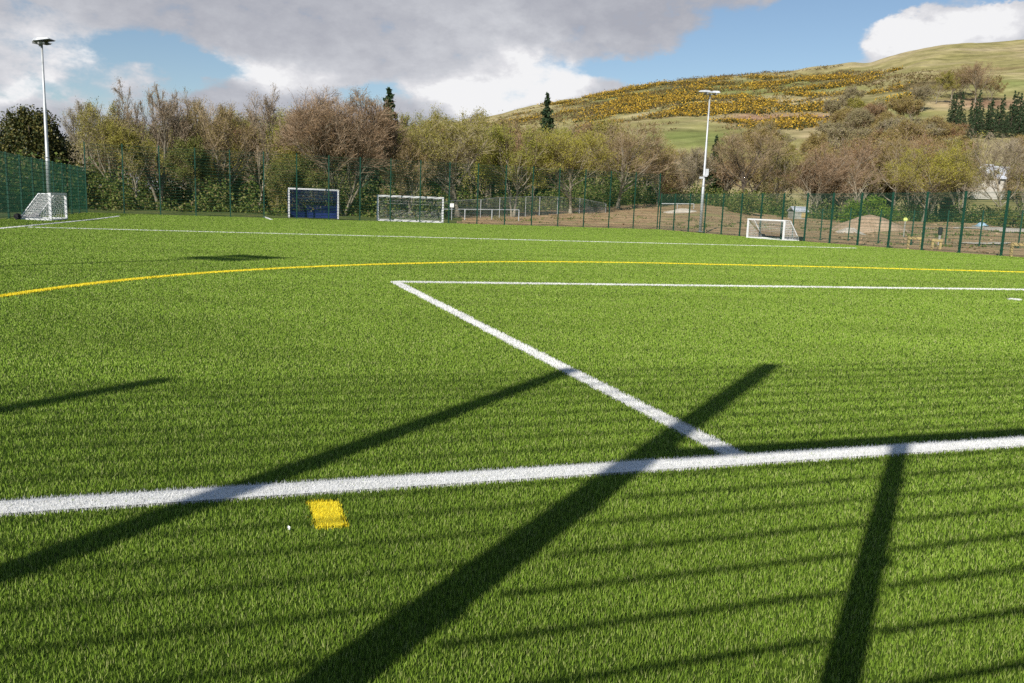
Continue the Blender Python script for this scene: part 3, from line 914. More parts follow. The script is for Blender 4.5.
def hill_z(t, y):
    t = np.asarray(t, float); y = np.asarray(y, float)
    s = np.clip((y - HY0) / (HY1 - HY0), 0, 1)
    zr = np.interp(t, SK_T, SK_Z) * HY1 + 1
    # soften the joints of the skyline a little
    zr = .5 * zr + .25 * (np.interp(t - .012, SK_T, SK_Z) + np.interp(t + .012, SK_T, SK_Z)) * HY1 + .5
    x = t * y
    z = zr * (s ** 1.12) + (fbm(x * .02, y * .02, 31) - .5) * 9 * s * (1 - s) * 4 * .5 + (fbm(x * .05, y * .05, 33, 3) - .5) * 3.0 * np.clip(s * 4, 0, 1)
    back = np.clip((y - HY1) / 300, 0, 1)
    return np.where(y > HY1, z - back ** 2 * zr * .5 - back * 10, z) - 3 * (1 - np.clip(s * 12, 0, 1))


ht = np.arange(-.75, 1.25, .0042); hy = np.concatenate([np.linspace(HY0 - 5, HY1, 200), np.linspace(HY1 + 6, HY1 + 260, 14)])
TT, YY = np.meshgrid(ht, hy, indexing='ij'); ZZ = hill_z(TT, YY)


def project(p):
    v = p - EYE; z = v @ FW
    return 512 + F * (v @ RI) / z, 341.5 - F * (v @ UP) / z


HP = np.stack([TT * YY, YY, ZZ], -1)
hpx, hpy = project(HP)


def blob(px, py, cx_, cy_, rx, ry, rot=0.0):
    dx = px - cx_; dy = py - cy_; c_, s_ = math.cos(rot), math.sin(rot)
    return np.exp(-(((dx * c_ + dy * s_) / rx) ** 2 + ((-dx * s_ + dy * c_) / ry) ** 2))


def gorse_density(px, py, x, y):
    m = (blob(px, py, 690, 103, 120, 20, -.10) + .7 * blob(px, py, 612, 112, 50, 12, -.12) + .9 * blob(px, py, 800, 104, 85, 24, -.05)
         + .35 * blob(px, py, 510, 126, 50, 8, -.2) + .5 * blob(px, py, 870, 82, 60, 9, -.05) + .6 * blob(px, py, 790, 128, 50, 7, .0) + .35 * blob(px, py, 730, 80, 60, 5, -.05))
    n = .42 * fbm(x * .018, y * .036, 41, 4) + .58 * fbm(x * .06, y * .07, 45, 3)
    return np.clip((n - (.69 - .19 * np.minimum(m, 1.1))) * 7, 0, 1) * (m > .15)


mb = MB()
nT, nY = TT.shape; I = np.arange(nT * nY).reshape(nT, nY)
mb.add(HP.reshape(-1, 3), np.stack([I[:-1, :-1], I[1:, :-1], I[1:, 1:], I[:-1, 1:]], -1).reshape(-1, 4))
m, n, l = nt_of('hill_ground')
out = n.new('ShaderNodeOutputMaterial'); bs = n.new('ShaderNodeBsdfPrincipled'); ge = n.new('ShaderNodeNewGeometry')
at_ = n.new('ShaderNodeAttribute'); at_.attribute_name = 'cover'
sep = n.new('ShaderNodeSeparateColor'); l.new(at_.outputs['Color'], sep.inputs[0])
mp = n.new('ShaderNodeMapping'); mp.inputs['Scale'].default_value = (.012, .035, .03); l.new(ge.outputs['Position'], mp.inputs['Vector'])
n1 = n.new('ShaderNodeTexNoise'); n1.inputs['Scale'].default_value = 1.0; n1.inputs['Detail'].default_value = 9; n1.inputs['Roughness'].default_value = .65; l.new(mp.outputs[0], n1.inputs['Vector'])
n2 = n.new('ShaderNodeTexNoise'); n2.inputs['Scale'].default_value = .11; n2.inputs['Detail'].default_value = 8; n2.inputs['Roughness'].default_value = .68; l.new(ge.outputs['Position'], n2.inputs['Vector'])
grass = ramp(n, [(.30, (.17, .16, .06)), (.45, (.27, .24, .10)), (.58, (.35, .295, .155)), (.74, (.42, .345, .22))]); l.new(n1.outputs['Fac'], grass.inputs['Fac'])
lush = ramp(n, [(.3, (.13, .165, .045)), (.6, (.21, .245, .075)), (.8, (.28, .27, .11))]); l.new(n1.outputs['Fac'], lush.inputs['Fac'])
brack = ramp(n, [(.3, (.24, .14, .085)), (.6, (.36, .23, .15)), (.8, (.42, .31, .2))]); l.new(n2.outputs['Fac'], brack.inputs['Fac'])
dark = ramp(n, [(.3, (.07, .055, .03)), (.6, (.13, .10, .045)), (.8, (.17, .14, .06))]); l.new(n2.outputs['Fac'], dark.inputs['Fac'])


def mix(a_, b_, fac):
    mx = n.new('ShaderNodeMix'); mx.data_type = 'RGBA'; l.new(fac, mx.inputs[0]); l.new(a_, mx.inputs[6]); l.new(b_, mx.inputs[7]); return mx.outputs[2]


c1 = mix(grass.outputs[0], lush.outputs[0], sep.outputs[1]); c1 = mix(c1, brack.outputs[0], sep.outputs[2]); c1 = mix(c1, dark.outputs[0], sep.outputs[0])
mu = n.new('ShaderNodeVectorMath'); mu.operation = 'SCALE'; mr = n.new('ShaderNodeMapRange'); mr.inputs['From Min'].default_value = .3; mr.inputs['From Max'].default_value = .7; mr.inputs['To Min'].default_value = .62; mr.inputs['To Max'].default_value = 1.32
l.new(n2.outputs['Fac'], mr.inputs['Value']); l.new(c1, mu.inputs[0]); l.new(mr.outputs[0], mu.inputs['Scale'])
l.new(mu.outputs[0], bs.inputs['Base Color']); bs.inputs['Roughness'].default_value = .95; bs.inputs['Specular IOR Level'].default_value = .05
bp = n.new('ShaderNodeBump'); bp.inputs['Strength'].default_value = .6; bp.inputs['Distance'].default_value = 2.0; l.new(n1.outputs['Fac'], bp.inputs['Height']); l.new(bp.outputs[0], bs.inputs['Normal'])
l.new(bs.outputs[0], out.inputs['Surface'])
me = mb.mesh('hills', m, True)
gd_ = gorse_density(hpx, hpy, HP[..., 0], HP[..., 1])
nn1 = fbm(HP[..., 0] * .02, HP[..., 1] * .03, 51); nn2 = fbm(HP[..., 0] * .025, HP[..., 1] * .04, 57)
darkc = np.clip(gd_ * .85 + np.clip((blob(hpx, hpy, 715, 83, 70, 6, -.05) + blob(hpx, hpy, 610, 106, 40, 7, -.25) + .8 * blob(hpx, hpy, 900, 85, 70, 9, 0)) * 1.5 - .5 + (nn1 - .5) * 2.5, 0, 1) * .9, 0, 1)
lushc = np.clip(1.5 * (blob(hpx, hpy, 680, 137, 95, 14) + .8 * blob(hpx, hpy, 760, 88, 110, 10) + .8 * blob(hpx, hpy, 640, 100, 90, 12, -.1) + .7 * blob(hpx, hpy, 905, 110, 30, 20) + .6 * blob(hpx, hpy, 1000, 85, 60, 10)) + (nn2 - .5) * 1.6 - .35, 0, 1) * .85
brc = np.clip(1.4 * (blob(hpx, hpy, 758, 118, 40, 8, 0) + .8 * blob(hpx, hpy, 815, 118, 30, 8) + .6 * blob(hpx, hpy, 980, 104, 70, 6)) + (nn1 - .5) * 2 - .35, 0, 1)
ca = me.color_attributes.new('cover', 'FLOAT_COLOR', 'POINT')
cc = np.stack([darkc, lushc, brc, np.ones_like(brc)], -1).reshape(-1, 4).astype(np.float32)
ca.data.foreach_set('color', cc.ravel())
g = link('hills', me); tag(g, 'broad grassy hillside with gorse rising behind the wood', 'hill', kind='structure')


def hill_at(px, py):
    """where the sight line through px,py first meets the hill"""
    tx, tz = tans(px, py); ys = np.linspace(HY0 + 5, HY1 - 4, 900)
    z = hill_z(np.full(900, tx), ys); i = np.argmax(z >= 1 + tz * ys)
    if z[i] < 1 + tz * ys[i]: i = 899
    return np.array([tx * ys[i], ys[i], float(z[i])])


# gorse and scrub: ground cover nobody could count
N = 60000
gt = rng.uniform(-.1, .62, N); gy = np.sqrt(rng.uniform(240 ** 2, HY1 ** 2, N)); gzz = hill_z(gt, gy)
gpos = np.stack([gt * gy, gy, gzz], 1); gx_, gy_ = project(gpos)
dn = gorse_density(gx_, gy_, gpos[:, 0], gpos[:, 1])
kp = rng.random(N) < dn * .8
gpos = gpos[kp]
# each bush is joined by a few neighbours into uneven clumps
seed_ = gpos[rng.random(len(gpos)) < .30]
ex_ = np.repeat(seed_, 3, 0) + rng.normal(size=(len(seed_) * 3, 3)) * [4.0, 3.0, 0]
ex_[:, 2] = hill_z(ex_[:, 0] / ex_[:, 1], ex_[:, 1]); gpos = np.concatenate([gpos[rng.random(len(gpos)) < .55], seed_, ex_])
K = 16
r_ = rng.uniform(.9, 2.6, len(gpos))
c = np.repeat(gpos, K, 0) + rng.normal(size=(len(gpos) * K, 3)) * np.repeat(r_, K)[:, None] * [.9, .7, .40] + np.array([0, 0, .7])
mb = MB(); mb.cards(c, rng.uniform(.4, 1.0, len(c)))
c = np.repeat(gpos, 7, 0) + rng.normal(size=(len(gpos) * 7, 3)) * np.repeat(r_, 7)[:, None] * [1.0, .6, .22] + [0, -.5, .3]
mb.cards(c, rng.uniform(.5, 1.2, len(c)), mi=1)
tag(mb.build('gorse', [M['gorse'], M['gorse_base']]), 'orange yellow gorse scrub in flower spread over the hillside', 'gorse', kind='stuff')


N = 26000
gt = rng.uniform(-.15, .75, N); gy = np.sqrt(rng.uniform(240 ** 2, HY1 ** 2, N)); gpos = np.stack([gt * gy, gy, hill_z(gt, gy)], 1)
gx_, gy_ = project(gpos)
mm = (blob(gx_, gy_, 715, 82, 80, 7, -.05) + blob(gx_, gy_, 600, 108, 60, 10, -.25) + .8 * blob(gx_, gy_, 690, 106, 130, 20, -.1) + .9 * blob(gx_, gy_, 850, 80, 70, 9, 0)
      + .8 * blob(gx_, gy_, 900, 78, 60, 8, 0) + .6 * blob(gx_, gy_, 800, 112, 70, 12) + .6 * blob(gx_, gy_, 520, 122, 60, 8, -.2) + .25 * blob(gx_, gy_, 960, 90, 90, 14))
nz = .55 * fbm(gpos[:, 0] * .02, gpos[:, 1] * .04, 61) + .45 * fbm(gpos[:, 0] * .08, gpos[:, 1] * .09, 65, 3)
gpos = gpos[rng.random(N) < np.clip((nz - (.64 - .18 * np.minimum(mm, 1.2))) * 8, 0, 1) * (mm > .12) * .7]
r_ = rng.uniform(.7, 2.0, len(gpos))
c = np.repeat(gpos, 14, 0) + rng.normal(size=(len(gpos) * 14, 3)) * np.repeat(r_, 14)[:, None] * [.9, .7, .35] + np.array([0, 0, .6])
mb = MB(); mb.cards(c, rng.uniform(.4, 1.0, len(c)))
tag(mb.build('scrub', M['scrub']), 'dark brown scrub and heather in streaks between the gorse on the hillside', 'scrub', kind='stuff')

# ------------------------------------------------------------------ trees
def norm(v):
    return v / (np.linalg.norm(v, axis=-1, keepdims=True) + 1e-9)


def grow(P, D, L, R, k, wob, trop, rg):
    """polylines for many branches at once -> points (n,k+1,3), radii (n,k+1)"""
    n_ = len(P); pts = [P]; d_ = D
    for i in range(k):
        d_ = norm(d_ + rg.normal(size=(n_, 3)) * wob + np.array([0, 0, trop]))
        pts.append(pts[-1] + d_ * (L / k)[:, None])
    pts = np.stack(pts, 1)
    f = np.linspace(1, .35, k + 1)
    return pts, R[:, None] * f[None]


def spawn(pts, rad, L, m_, t0, ang, ratio, rfac, rg, angsd=.2):
    n_, k1, _ = pts.shape; k = k1 - 1
    t = (t0 + (1 - t0) * ((np.arange(m_)[None] + rg.random((n_, m_))) / m_)) * (k - 1e-3)
    i = np.floor(t).astype(int); f_ = (t - i)[..., None]
    idx = np.arange(n_)[:, None]
    p = pts[idx, i] * (1 - f_) + pts[idx, i + 1] * f_
    d_ = norm(pts[idx, i + 1] - pts[idx, i]); r = rad[idx, i] * (1 - f_[..., 0]) + rad[idx, i + 1] * f_[..., 0]
    a_ = np.clip(rg.normal(ang, angsd, (n_, m_)), .15, 1.4)[..., None]
    s = norm(np.cross(d_, rg.normal(size=(n_, m_, 3))))
    dc = norm(d_ * np.cos(a_) + s * np.sin(a_))
    Lc = L[:, None] * ratio * (1.15 - .55 * t / k) * rg.uniform(.75, 1.25, (n_, m_))
    return p.reshape(-1, 3), dc.reshape(-1, 3), Lc.reshape(-1), (r * rfac).reshape(-1)


ARCH = {  # stems, spread of stems, trunk share, limbs, limb angle, upward pull, wobble
    'round':  dict(stems=1, sp=.05, tl=.30, limbs=14, ang=.66, trop=.14, wob=.12, tr=.032, env=(.55, .75)),
    'tall':   dict(stems=1, sp=.05, tl=.55, limbs=12, ang=.62, trop=.12, wob=.12, tr=.022),
    'fan':    dict(stems=3, sp=.28, tl=.45, limbs=7, ang=.50, trop=.05, wob=.14, tr=.018),
    'multi':  dict(stems=5, sp=.34, tl=.34, limbs=6, ang=.48, trop=.10, wob=.10, tr=.017),
    'dome':   dict(stems=7, sp=.36, tl=.36, limbs=11, ang=.50, trop=.15, wob=.10, tr=.014, env=(.42, .72)),
    'spread': dict(stems=2, sp=.22, tl=.32, limbs=8, ang=.80, trop=.06, wob=.18, tr=.024),
}
_tree_cache = {}


def tree_skeleton(arch, seed):
    a_ = ARCH[arch]; rg = np.random.default_rng(seed)
    n_ = a_['stems']; P = np.zeros((n_, 3)); az = (np.arange(n_) + rg.random(n_) * .6) / n_ * 2 * math.pi
    P[:, 0] = np.cos(az) * .012 * (n_ > 1); P[:, 1] = np.sin(az) * .012 * (n_ > 1)
    sp = a_['sp'] * rg.uniform(.6, 1.3, n_)
    D = norm(np.stack([np.cos(az) * sp, np.sin(az) * sp, np.ones(n_)], 1)); L = a_['tl'] * rg.uniform(.9, 1.15, n_) + .12; R = a_['tr'] * rg.uniform(.8, 1.2, n_)
    l0, r0 = grow(P, D, L, R, 7, .06, .03, rg)
    c = spawn(l0, r0, np.full(n_, .46), a_['limbs'], .24, a_['ang'], 1.0, .62, rg)
    l1, r1 = grow(*c, 5, a_['wob'], a_['trop'], rg)
    c = spawn(l1, r1, c[2], 6, .22, .62, .52, .58, rg); L2 = c[2]
    l2, r2 = grow(*c, 4, .13, a_['trop'] * .9, rg)
    c = spawn(l2, r2, L2, 6, .15, .58, .55, .55, rg); L3 = c[2]
    l3, r3 = grow(*c, 3, .14, a_['trop'] * .8, rg)
    c = spawn(l3, r3, L3, 9, .05, .52, .66, .5, rg)
    l4, r4 = grow(*c, 2, .16, a_['trop'] * .6, rg)
    lev = [l0, l1, l2, l3, l4]
    # bring to unit height and unit half width
    allp = l4.reshape(-1, 3); ext = np.quantile(np.abs(allp[:, :2] - l0[0, 0, :2]), .93 if 'env' in a_ else .97); top = np.quantile(allp[:, 2], .998)
    for q in lev:
        q[..., :2] = (q[..., :2]) / ext; q[..., 2] /= top
    if 'env' in a_:          # rounded outline: twigs that stick out of the dome are drawn in
        zc, soft = a_['env']

        def drawn(q):
            v = q - np.array([0, 0, zc]); e_ = v / np.array([1, 1, 1 - zc]); low = v[..., 2] < 0
            r = np.sqrt(e_[..., 0] ** 2 + e_[..., 1] ** 2 + np.where(low, e_[..., 2] * .6, e_[..., 2]) ** 2)
            k_ = np.where(r > soft, (soft + (1 - soft) * np.tanh((r - soft) / (1 - soft))) / np.maximum(r, 1e-6), 1)
            k_ = np.where(np.abs(q[..., 0]) + np.abs(q[..., 1]) < .15, 1, k_)
            return np.array([0, 0, zc]) + v * k_[..., None]
        base3 = l3[:, :1].copy(); sh = drawn(base3) - base3
        l3 += sh; l4 += np.repeat(sh, len(l4) // len(l3), 0)      # twigs move whole, so they keep their own lines
        for q in (l0, l1, l2): q[...] = drawn(q)
    return lev, [r0, r1, r2, r3, r4], ext, top


def strips(mb, pts, w, mi):
    """flat ribbons for fine twigs"""
    A = pts[:, :-1].reshape(-1, 3); B = pts[:, 1:].reshape(-1, 3); d_ = norm(B - A)
    s = norm(np.cross(d_, rng.normal(size=A.shape))) * (w / 2)
    V = np.stack([A - s, A + s, B + s * .6, B - s * .6], 1).reshape(-1, 3)
    mb.add(V, np.arange(len(A) * 4).reshape(-1, 4), mi=mi)


def tree_meshes(arch, seed, kind, H, W, bark='bark', dens=1.0, leafsize=None, far=False):
    key = (arch, seed, kind, round(H, 1), round(W, 1), bark, far)
    if key in _tree_cache: return _tree_cache[key]
    lev, rad, ext, top = tree_skeleton(arch, seed)
    S = np.array([W, W, H]); lev = [q * S for q in lev]
    tb = MB()
    for i, kk in ((0, 8), (1, 6), (2, 4)):
        q = lev[i]; r = rad[i] * H * .62
        if i == 0:
            r = r.copy(); r[:, 0] *= 1.5
        A = q[:, :-1].reshape(-1, 3); B = q[:, 1:].reshape(-1, 3)
        tb.bars(A, B, np.maximum(r[:, :-1].reshape(-1), .02), np.maximum(r[:, 1:].reshape(-1), .018), k=kk)
    cb = MB(); f = 1.0 if not far else 2.0
    if not far:
        q = lev[3]; cb.bars(q[:, :-1].reshape(-1, 3), q[:, 1:].reshape(-1, 3), .017, .011, k=3, mi=0)
    else: strips(cb, lev[3], .06, 0)
    strips(cb, lev[4] if not far else lev[4][::2], .021 * f, 0)
    tw, lf, per, ls = KIND[kind]
    ls = leafsize or ls
    q = lev[4]; n_ = int(len(q) * per * dens * 1.15 / (1 if not far else 3))
    i = rng.integers(0, len(q), n_); t = rng.random(n_) ** .7
    c = q[i, 1] * (1 - t)[:, None] + q[i, 2] * t[:, None] + rng.normal(size=(n_, 3)) * .16
    cb.cards(c, rng.uniform(.6, 1.3, n_) * ls * (1.5 if far else .74), mi=1)
    r = (tb.mesh('trunk', M[bark], True), cb.mesh('crown', [M['twig_' + kind], M['leaf_' + kind]]))
    _tree_cache[key] = r
    return r


def tree(name, px, ytop, hw, D, arch, seed, kind, label, bark='bark', dens=1.0, rz=None, group='trees of the wood behind the pitch', base=None, far=False, W=None, cat='tree'):
    tx, tz = tans(px, 205)
    b_ = np.array([tx * D, D, 0.]) if base is None else np.array(base, float)
    if base is None: b_[2] = float(T(b_[0], D)) - .05
    zt = 1 + tans(px, ytop)[1] * b_[1]
    H_ = zt - b_[2]; W_ = W or hw * b_[1] / F
    tm, cm = tree_meshes(arch, seed, kind, H_, W_, bark, dens, None, far)
    r = empty(name, b_, rng.random() * 6.28 if rz is None else rz)
    link('trunk', tm, r); link('crown', cm, r)
    if label: tag(r, label, cat, group)
    return r


def conifer_mesh(H, W, seed, tiers=34, dens=1.3, bare=.06):
    rg = np.random.default_rng(seed)
    tb = MB(); tb.tube([(0, 0, -.1), (0, 0, H * .5), (0, 0, H)], [H * .016, H * .009, .02], 8)
    cb = MB(); C = []
    for i in range(tiers):
        f_ = bare + (1 - bare) * (i + rg.random() * .5) / tiers
        R_ = W * (1 - f_) ** .85 * rg.uniform(.75, 1.12) + .06
        nb = max(4, int(9 * (1 - f_) + 4))
        az = rg.random(nb) * 6.28; ln = R_ * rg.uniform(.7, 1.1, nb)
        m_ = max(4, int(16 * dens))
        t = rg.random((nb, m_)) ** .8
        fz = f_ * H + (rg.random(nb)[:, None] - .5) * H / tiers * 1.6
        x_ = np.cos(az)[:, None] * ln[:, None] * t; y_ = np.sin(az)[:, None] * ln[:, None] * t
        z_ = fz - .28 * ln[:, None] * t + rg.normal(size=t.shape) * .10 * H / 12
        sd = rg.normal(size=t.shape) * .13 * ln[:, None] * (1.1 - t)
        C.append(np.stack([x_ - np.sin(az)[:, None] * sd, y_ + np.cos(az)[:, None] * sd, z_], -1).reshape(-1, 3))
        A = np.stack([np.zeros(nb), np.zeros(nb), fz[:, 0]], 1); B = np.stack([np.cos(az) * ln, np.sin(az) * ln, fz[:, 0] - .28 * ln], 1)
        cb.bars(A, B, .02, .008, k=3, mi=1)
    C = np.concatenate(C); C = C[C[:, 2] > .1]
    cb.cards(C, rg.uniform(.6, 1.3, len(C)) * (.055 * W + .09), 1.7, 0)
    return tb.mesh('trunk', M['bark_dark'], True), cb.mesh('crown', [M['needle'], M['bark_dark']])


def conifer(px, ytop, hw, D, seed, label, group=None, base=None, name='spruce_tree', meshes=None, bare=.06):
    tx, _ = tans(px, 205)
    b_ = np.array([tx * D, D, float(T(tx * D, D)) - .05]) if base is None else np.array(base, float)
    H_ = 1 + tans(px, ytop)[1] * b_[1] - b_[2]
    tm, cm = meshes or conifer_mesh(H_, hw * b_[1] / F, seed, bare=bare)
    r = empty(name, b_, rng.random() * 6.28); link('trunk', tm, r); link('crown', cm, r)
    return tag(r, label, 'tree', group)


# dark evergreen oak at the left
D = 72; tx, _ = tans(35, 205); b_ = np.array([tx * D, D, float(T(tx * D, D))])
zt = 1 + tans(34, 103)[1] * D - b_[2]; R_ = 33 * D / F
rg = np.random.default_rng(5)
root = empty('evergreen_tree', b_)
tb = MB(); tb.tube([(0, 0, -.1), (.1, 0, 1.5), (-.1, .1, 3.2), (0, 0, zt * .75)], [.5, .4, .32, .08], 10)
for i in range(14):
    an = i * 2.4; s_ = rg.uniform(.5, .85)
    tb.tube([(0, 0, 1.6 + i * .2), (math.cos(an) * R_ * s_ * .5, math.sin(an) * R_ * s_ * .5, 2.6 + i * .28), (math.cos(an) * R_ * s_, math.sin(an) * R_ * s_, 3.4 + i * .32)], [.16, .1, .03], 6)
tb.build('trunk', M['bark_dark'], root, smooth=True)
nc = 260
v = norm(rg.normal(size=(nc, 3))); v[:, 2] = np.abs(v[:, 2]) * 1.0 - .12
rad_ = rg.uniform(.62, 1.0, nc)[:, None]
cen = v * rad_ * np.array([R_, R_, zt * .62]) + np.array([0, 0, zt * .40])
sz = rg.uniform(.55, 1.15, nc)
C = np.repeat(cen, 85, 0) + norm(rg.normal(size=(nc * 85, 3))) * (np.repeat(sz, 85) * rg.random(nc * 85) ** .45)[:, None] * np.array([1, 1, .8])
C = C[C[:, 2] > .5]
cb = MB(); cb.cards(C, rg.uniform(.12, .26, len(C)))
cb.build('crown', M['ever'], root)
tag(root, 'dense dark rounded evergreen tree above the left fence', 'tree', 'trees of the wood behind the pitch')

TREES = [
    # name, px, top, half width, depth, arch, seed, kind, label, bark
    ('bare_tree', 84, 102, 22, 86, 'tall', 11, 'grey', 'thin bare grey tree just right of the dark evergreen', 'bark_pale'),
    ('budding_tree', 114, 99, 26, 80, 'round', 12, 'olive', 'yellowish budding tree behind the far left fence corner', 'bark_pale'),
    ('bare_tree', 160, 84, 34, 80, 'fan', 13, 'pink', 'tall bare fan shaped tree with pinkish leaning limbs', 'bark'),
    ('budding_tree', 136, 128, 20, 77, 'tall', 14, 'olive', 'low olive tree with a thin pale trunk under the bare fan tree', 'bark_pale'),
    ('bare_tree', 196, 94, 24, 84, 'spread', 15, 'brown', 'bare open tree against the cloud right of the fan tree', 'bark'),
    ('budding_tree', 219, 101, 33, 79, 'round', 16, 'brown', 'rounded orange brown budding tree midway along the left wood', 'bark'),
    ('leafing_tree', 196, 140, 26, 77, 'tall', 17, 'green', 'green ivy clad tree low down under the bare open tree', 'bark_ivy'),
    ('bare_tree', 259, 84, 28, 79, 'tall', 18, 'pink', 'slender bare tree with a pale trunk left of the blue goal', 'bark_pale'),
    ('budding_tree', 288, 138, 24, 78, 'spread', 19, 'olive', 'low olive tree directly above the blue goal', 'bark'),
    ('great_tree', 343, 86, 54, 79, 'dome', 47, 'russet', 'great rounded russet tree with many stems above the goals', 'bark'),
    ('leafing_tree', 300, 158, 26, 77, 'round', 32, 'green', 'low green ivy covered tree on the left of the great russet tree', 'bark_ivy'),
    ('leafing_tree', 413, 110, 18, 96, 'round', 21, 'lime', 'small fresh green tree right of the dark spruce top', 'bark_ivy'),
    ('budding_tree', 458, 108, 44, 84, 'round', 22, 'olive', 'broad olive brown tree right of the football goal', 'bark'),
    ('budding_tree', 410, 140, 26, 80, 'spread', 23, 'brown', 'brown twiggy tree directly above the football goal', 'bark_pale'),
    ('leafing_tree', 513, 128, 30, 88, 'spread', 24, 'lime', 'yellow green leafing tree above the chain link fence', 'bark_pale'),
    ('leafing_tree', 571, 122, 40, 92, 'round', 25, 'gold', 'large yellow olive tree with white trunks right of the lone spruce', 'bark_pale'),
    ('bare_tree', 618, 116, 40, 98, 'round', 26, 'brown', 'tall grey brown tree standing before the hillside', 'bark'),
    ('bare_tree', 658, 148, 28, 104, 'spread', 27, 'brown', 'brown tree with a bright crooked trunk at the tall fence end', 'bark_pale'),
    ('bare_tree', 692, 148, 22, 112, 'multi', 28, 'grey', 'pale thin stemmed tree left of the right mast', 'bark_pale'),
    ('bare_tree', 742, 126, 34, 112, 'round', 29, 'brown', 'dark stemmed brown tree right of the right mast', 'bark_dark'),
    ('budding_tree', 778, 134, 28, 116, 'spread', 30, 'olive', 'olive tinged tree above the right mini goal', 'bark'),
    ('bare_tree', 815, 148, 32, 112, 'multi', 31, 'russet', 'reddish tree of many stems above the grey shed', 'bark_pale'),
    ('bare_tree', 858, 140, 34, 114, 'tall', 33, 'russet', 'reddish brown tree rising behind the soil heap', 'bark_pale'),
    ('leafing_tree', 925, 143, 32, 106, 'round', 34, 'gold', 'golden olive leafing tree standing out before the brown wood', 'bark'),
    ('bare_tree', 893, 138, 28, 120, 'tall', 35, 'brown', 'brown tree just left of the golden leafing tree', 'bark_pale'),
    ('budding_tree', 962, 147, 28, 118, 'spread', 36, 'olive', 'pale olive tree left of the grey roofed house', 'bark_pale'),
    ('bare_tree', 1004, 132, 34, 104, 'tall', 37, 'grey', 'bare tree with a tall white trunk at the right edge', 'bark_pale'),
    ('bare_tree', 1042, 128, 34, 112, 'round', 38, 'brown', 'brown tree cut by the right edge of the picture', 'bark'),
]
for nm, px, yt, hw, D, ar, sd, kd, lab, bk in TREES:
    tree(nm, px, yt, hw, D, ar, sd, kd, lab, bk, dens=1.2)

conifer(388, 90, 42, 100, 61, 'dark spruce top showing behind the great russet tree')
conifer(543, 94, 26, 128, 62, 'lone dark spruce standing above the wood against the hill')
conifer(712, 136, 17, 130, 63, 'small dark conifer behind the right floodlight mast')


# the wood behind: one mass of crowns and stems
def wood_mass(name, spots, mats_kind, label, cat='wood'):
    mb = MB(); mats = []
    for k in mats_kind: mats += [M['twig_' + k], M['leaf_' + k]]
    mats.append(M['bark'])
    for (x_, y_, z_, H_, W_, ki, ar, sd) in spots:
        lev, rad, ext, top = tree_skeleton(ar, sd)
        an = rng.random() * 6.28; Rm = np.array([[math.cos(an), math.sin(an), 0], [-math.sin(an), math.cos(an), 0], [0, 0, 1]])
        S = np.array([W_, W_, H_]); o_ = np.array([x_, y_, z_])
        lv = [(q * S) @ Rm + o_ for q in lev]
        for i in (0, 1):
            q = lv[i]; r = rad[i] * H_
            mb.bars(q[:, :-1].reshape(-1, 3), q[:, 1:].reshape(-1, 3), np.maximum(r[:, :-1].ravel(), .03), np.maximum(r[:, 1:].ravel(), .03), k=4, mi=len(mats) - 1)
        f = max(1.0, y_ / 90)
        strips(mb, lv[2], .07 * f, ki * 2); strips(mb, lv[3], .045 * f, ki * 2); strips(mb, lv[4][::2], .026 * f, ki * 2)
        per = KIND[mats_kind[ki]][2]
        n_ = int(len(lv[4]) * min(per, 3) * .8)
        i = rng.integers(0, len(lv[4]), n_)
        mb.cards(lv[4][i, 2] + rng.normal(size=(n_, 3)) * .3, rng.uniform(.08, .17, n_) * f ** .6, mi=ki * 2 + 1)
    return tag(mb.build(name, mats), label, cat, kind='stuff')


KS = ['brown', 'russet', 'olive', 'grey', 'lime']
archs = list(ARCH)
WTOP_X = [60, 100, 200, 300, 420, 480, 540, 600, 680, 720, 780, 840, 900, 960, 1024, 1200]
WTOP_Y = [146, 132, 126, 124, 128, 126, 128, 128, 160, 160, 150, 146, 138, 146, 146, 146]
spots = []
for i in range(128):
    px = rng.uniform(70, 1130) if i < 84 else (rng.uniform(425, 660) if i < 104 else rng.uniform(820, 960)); px = px + 62 * (966 < px < 1022); lo = np.interp(px, [0, 420, 700, 1100], [86, 94, 122, 124]); D = lo + rng.uniform(0, 26)
    tx, _ = tans(px, 205); x_ = tx * D; z_ = float(T(x_, D)) - .2
    yt = np.interp(px, WTOP_X, WTOP_Y) + rng.normal(0, 6)
    H_ = 1 + tans(px, yt)[1] * D - z_
    w_ = [.22, .12, .42, .08, .16] if px < 640 else [.38, .34, .12, .14, .02]
    spots.append((x_, D, z_, H_, rng.uniform(2.4, 3.8), rng.choice(5, p=w_), archs[rng.integers(0, len(archs))], int(rng.integers(100, 112))))
wood_mass('woodland', spots, KS, 'mixed brown and olive wood filling the space behind the nearer trees')

# hillside wood, bare and grey, climbing above the nearer trees
spots = []
for i in range(64):
    if i < 22: px, py = rng.normal(862, 20), rng.normal(131, 13)
    elif i < 40: px, py = rng.uniform(880, 950), rng.uniform(136, 160)
    elif i < 54: px, py = rng.uniform(930, 1045), rng.uniform(150, 161)
    else: px, py = rng.uniform(740, 850), rng.uniform(150, 164)
    if 962 < px < 1020 and py > 150: continue
    h_ = hill_at(px, py)
    spots.append((h_[0], h_[1], h_[2] - .3, rng.uniform(4.0, 6.0) if px > 938 else rng.uniform(6.5, 10.5), rng.uniform(3, 4.6), rng.choice(5, p=[.36, .14, .10, .40, 0]), archs[rng.integers(0, len(archs))], int(rng.integers(100, 112))))
wood_mass('hillside_woodland', spots, KS, 'bare grey and brown wood climbing the lower hillside at right')

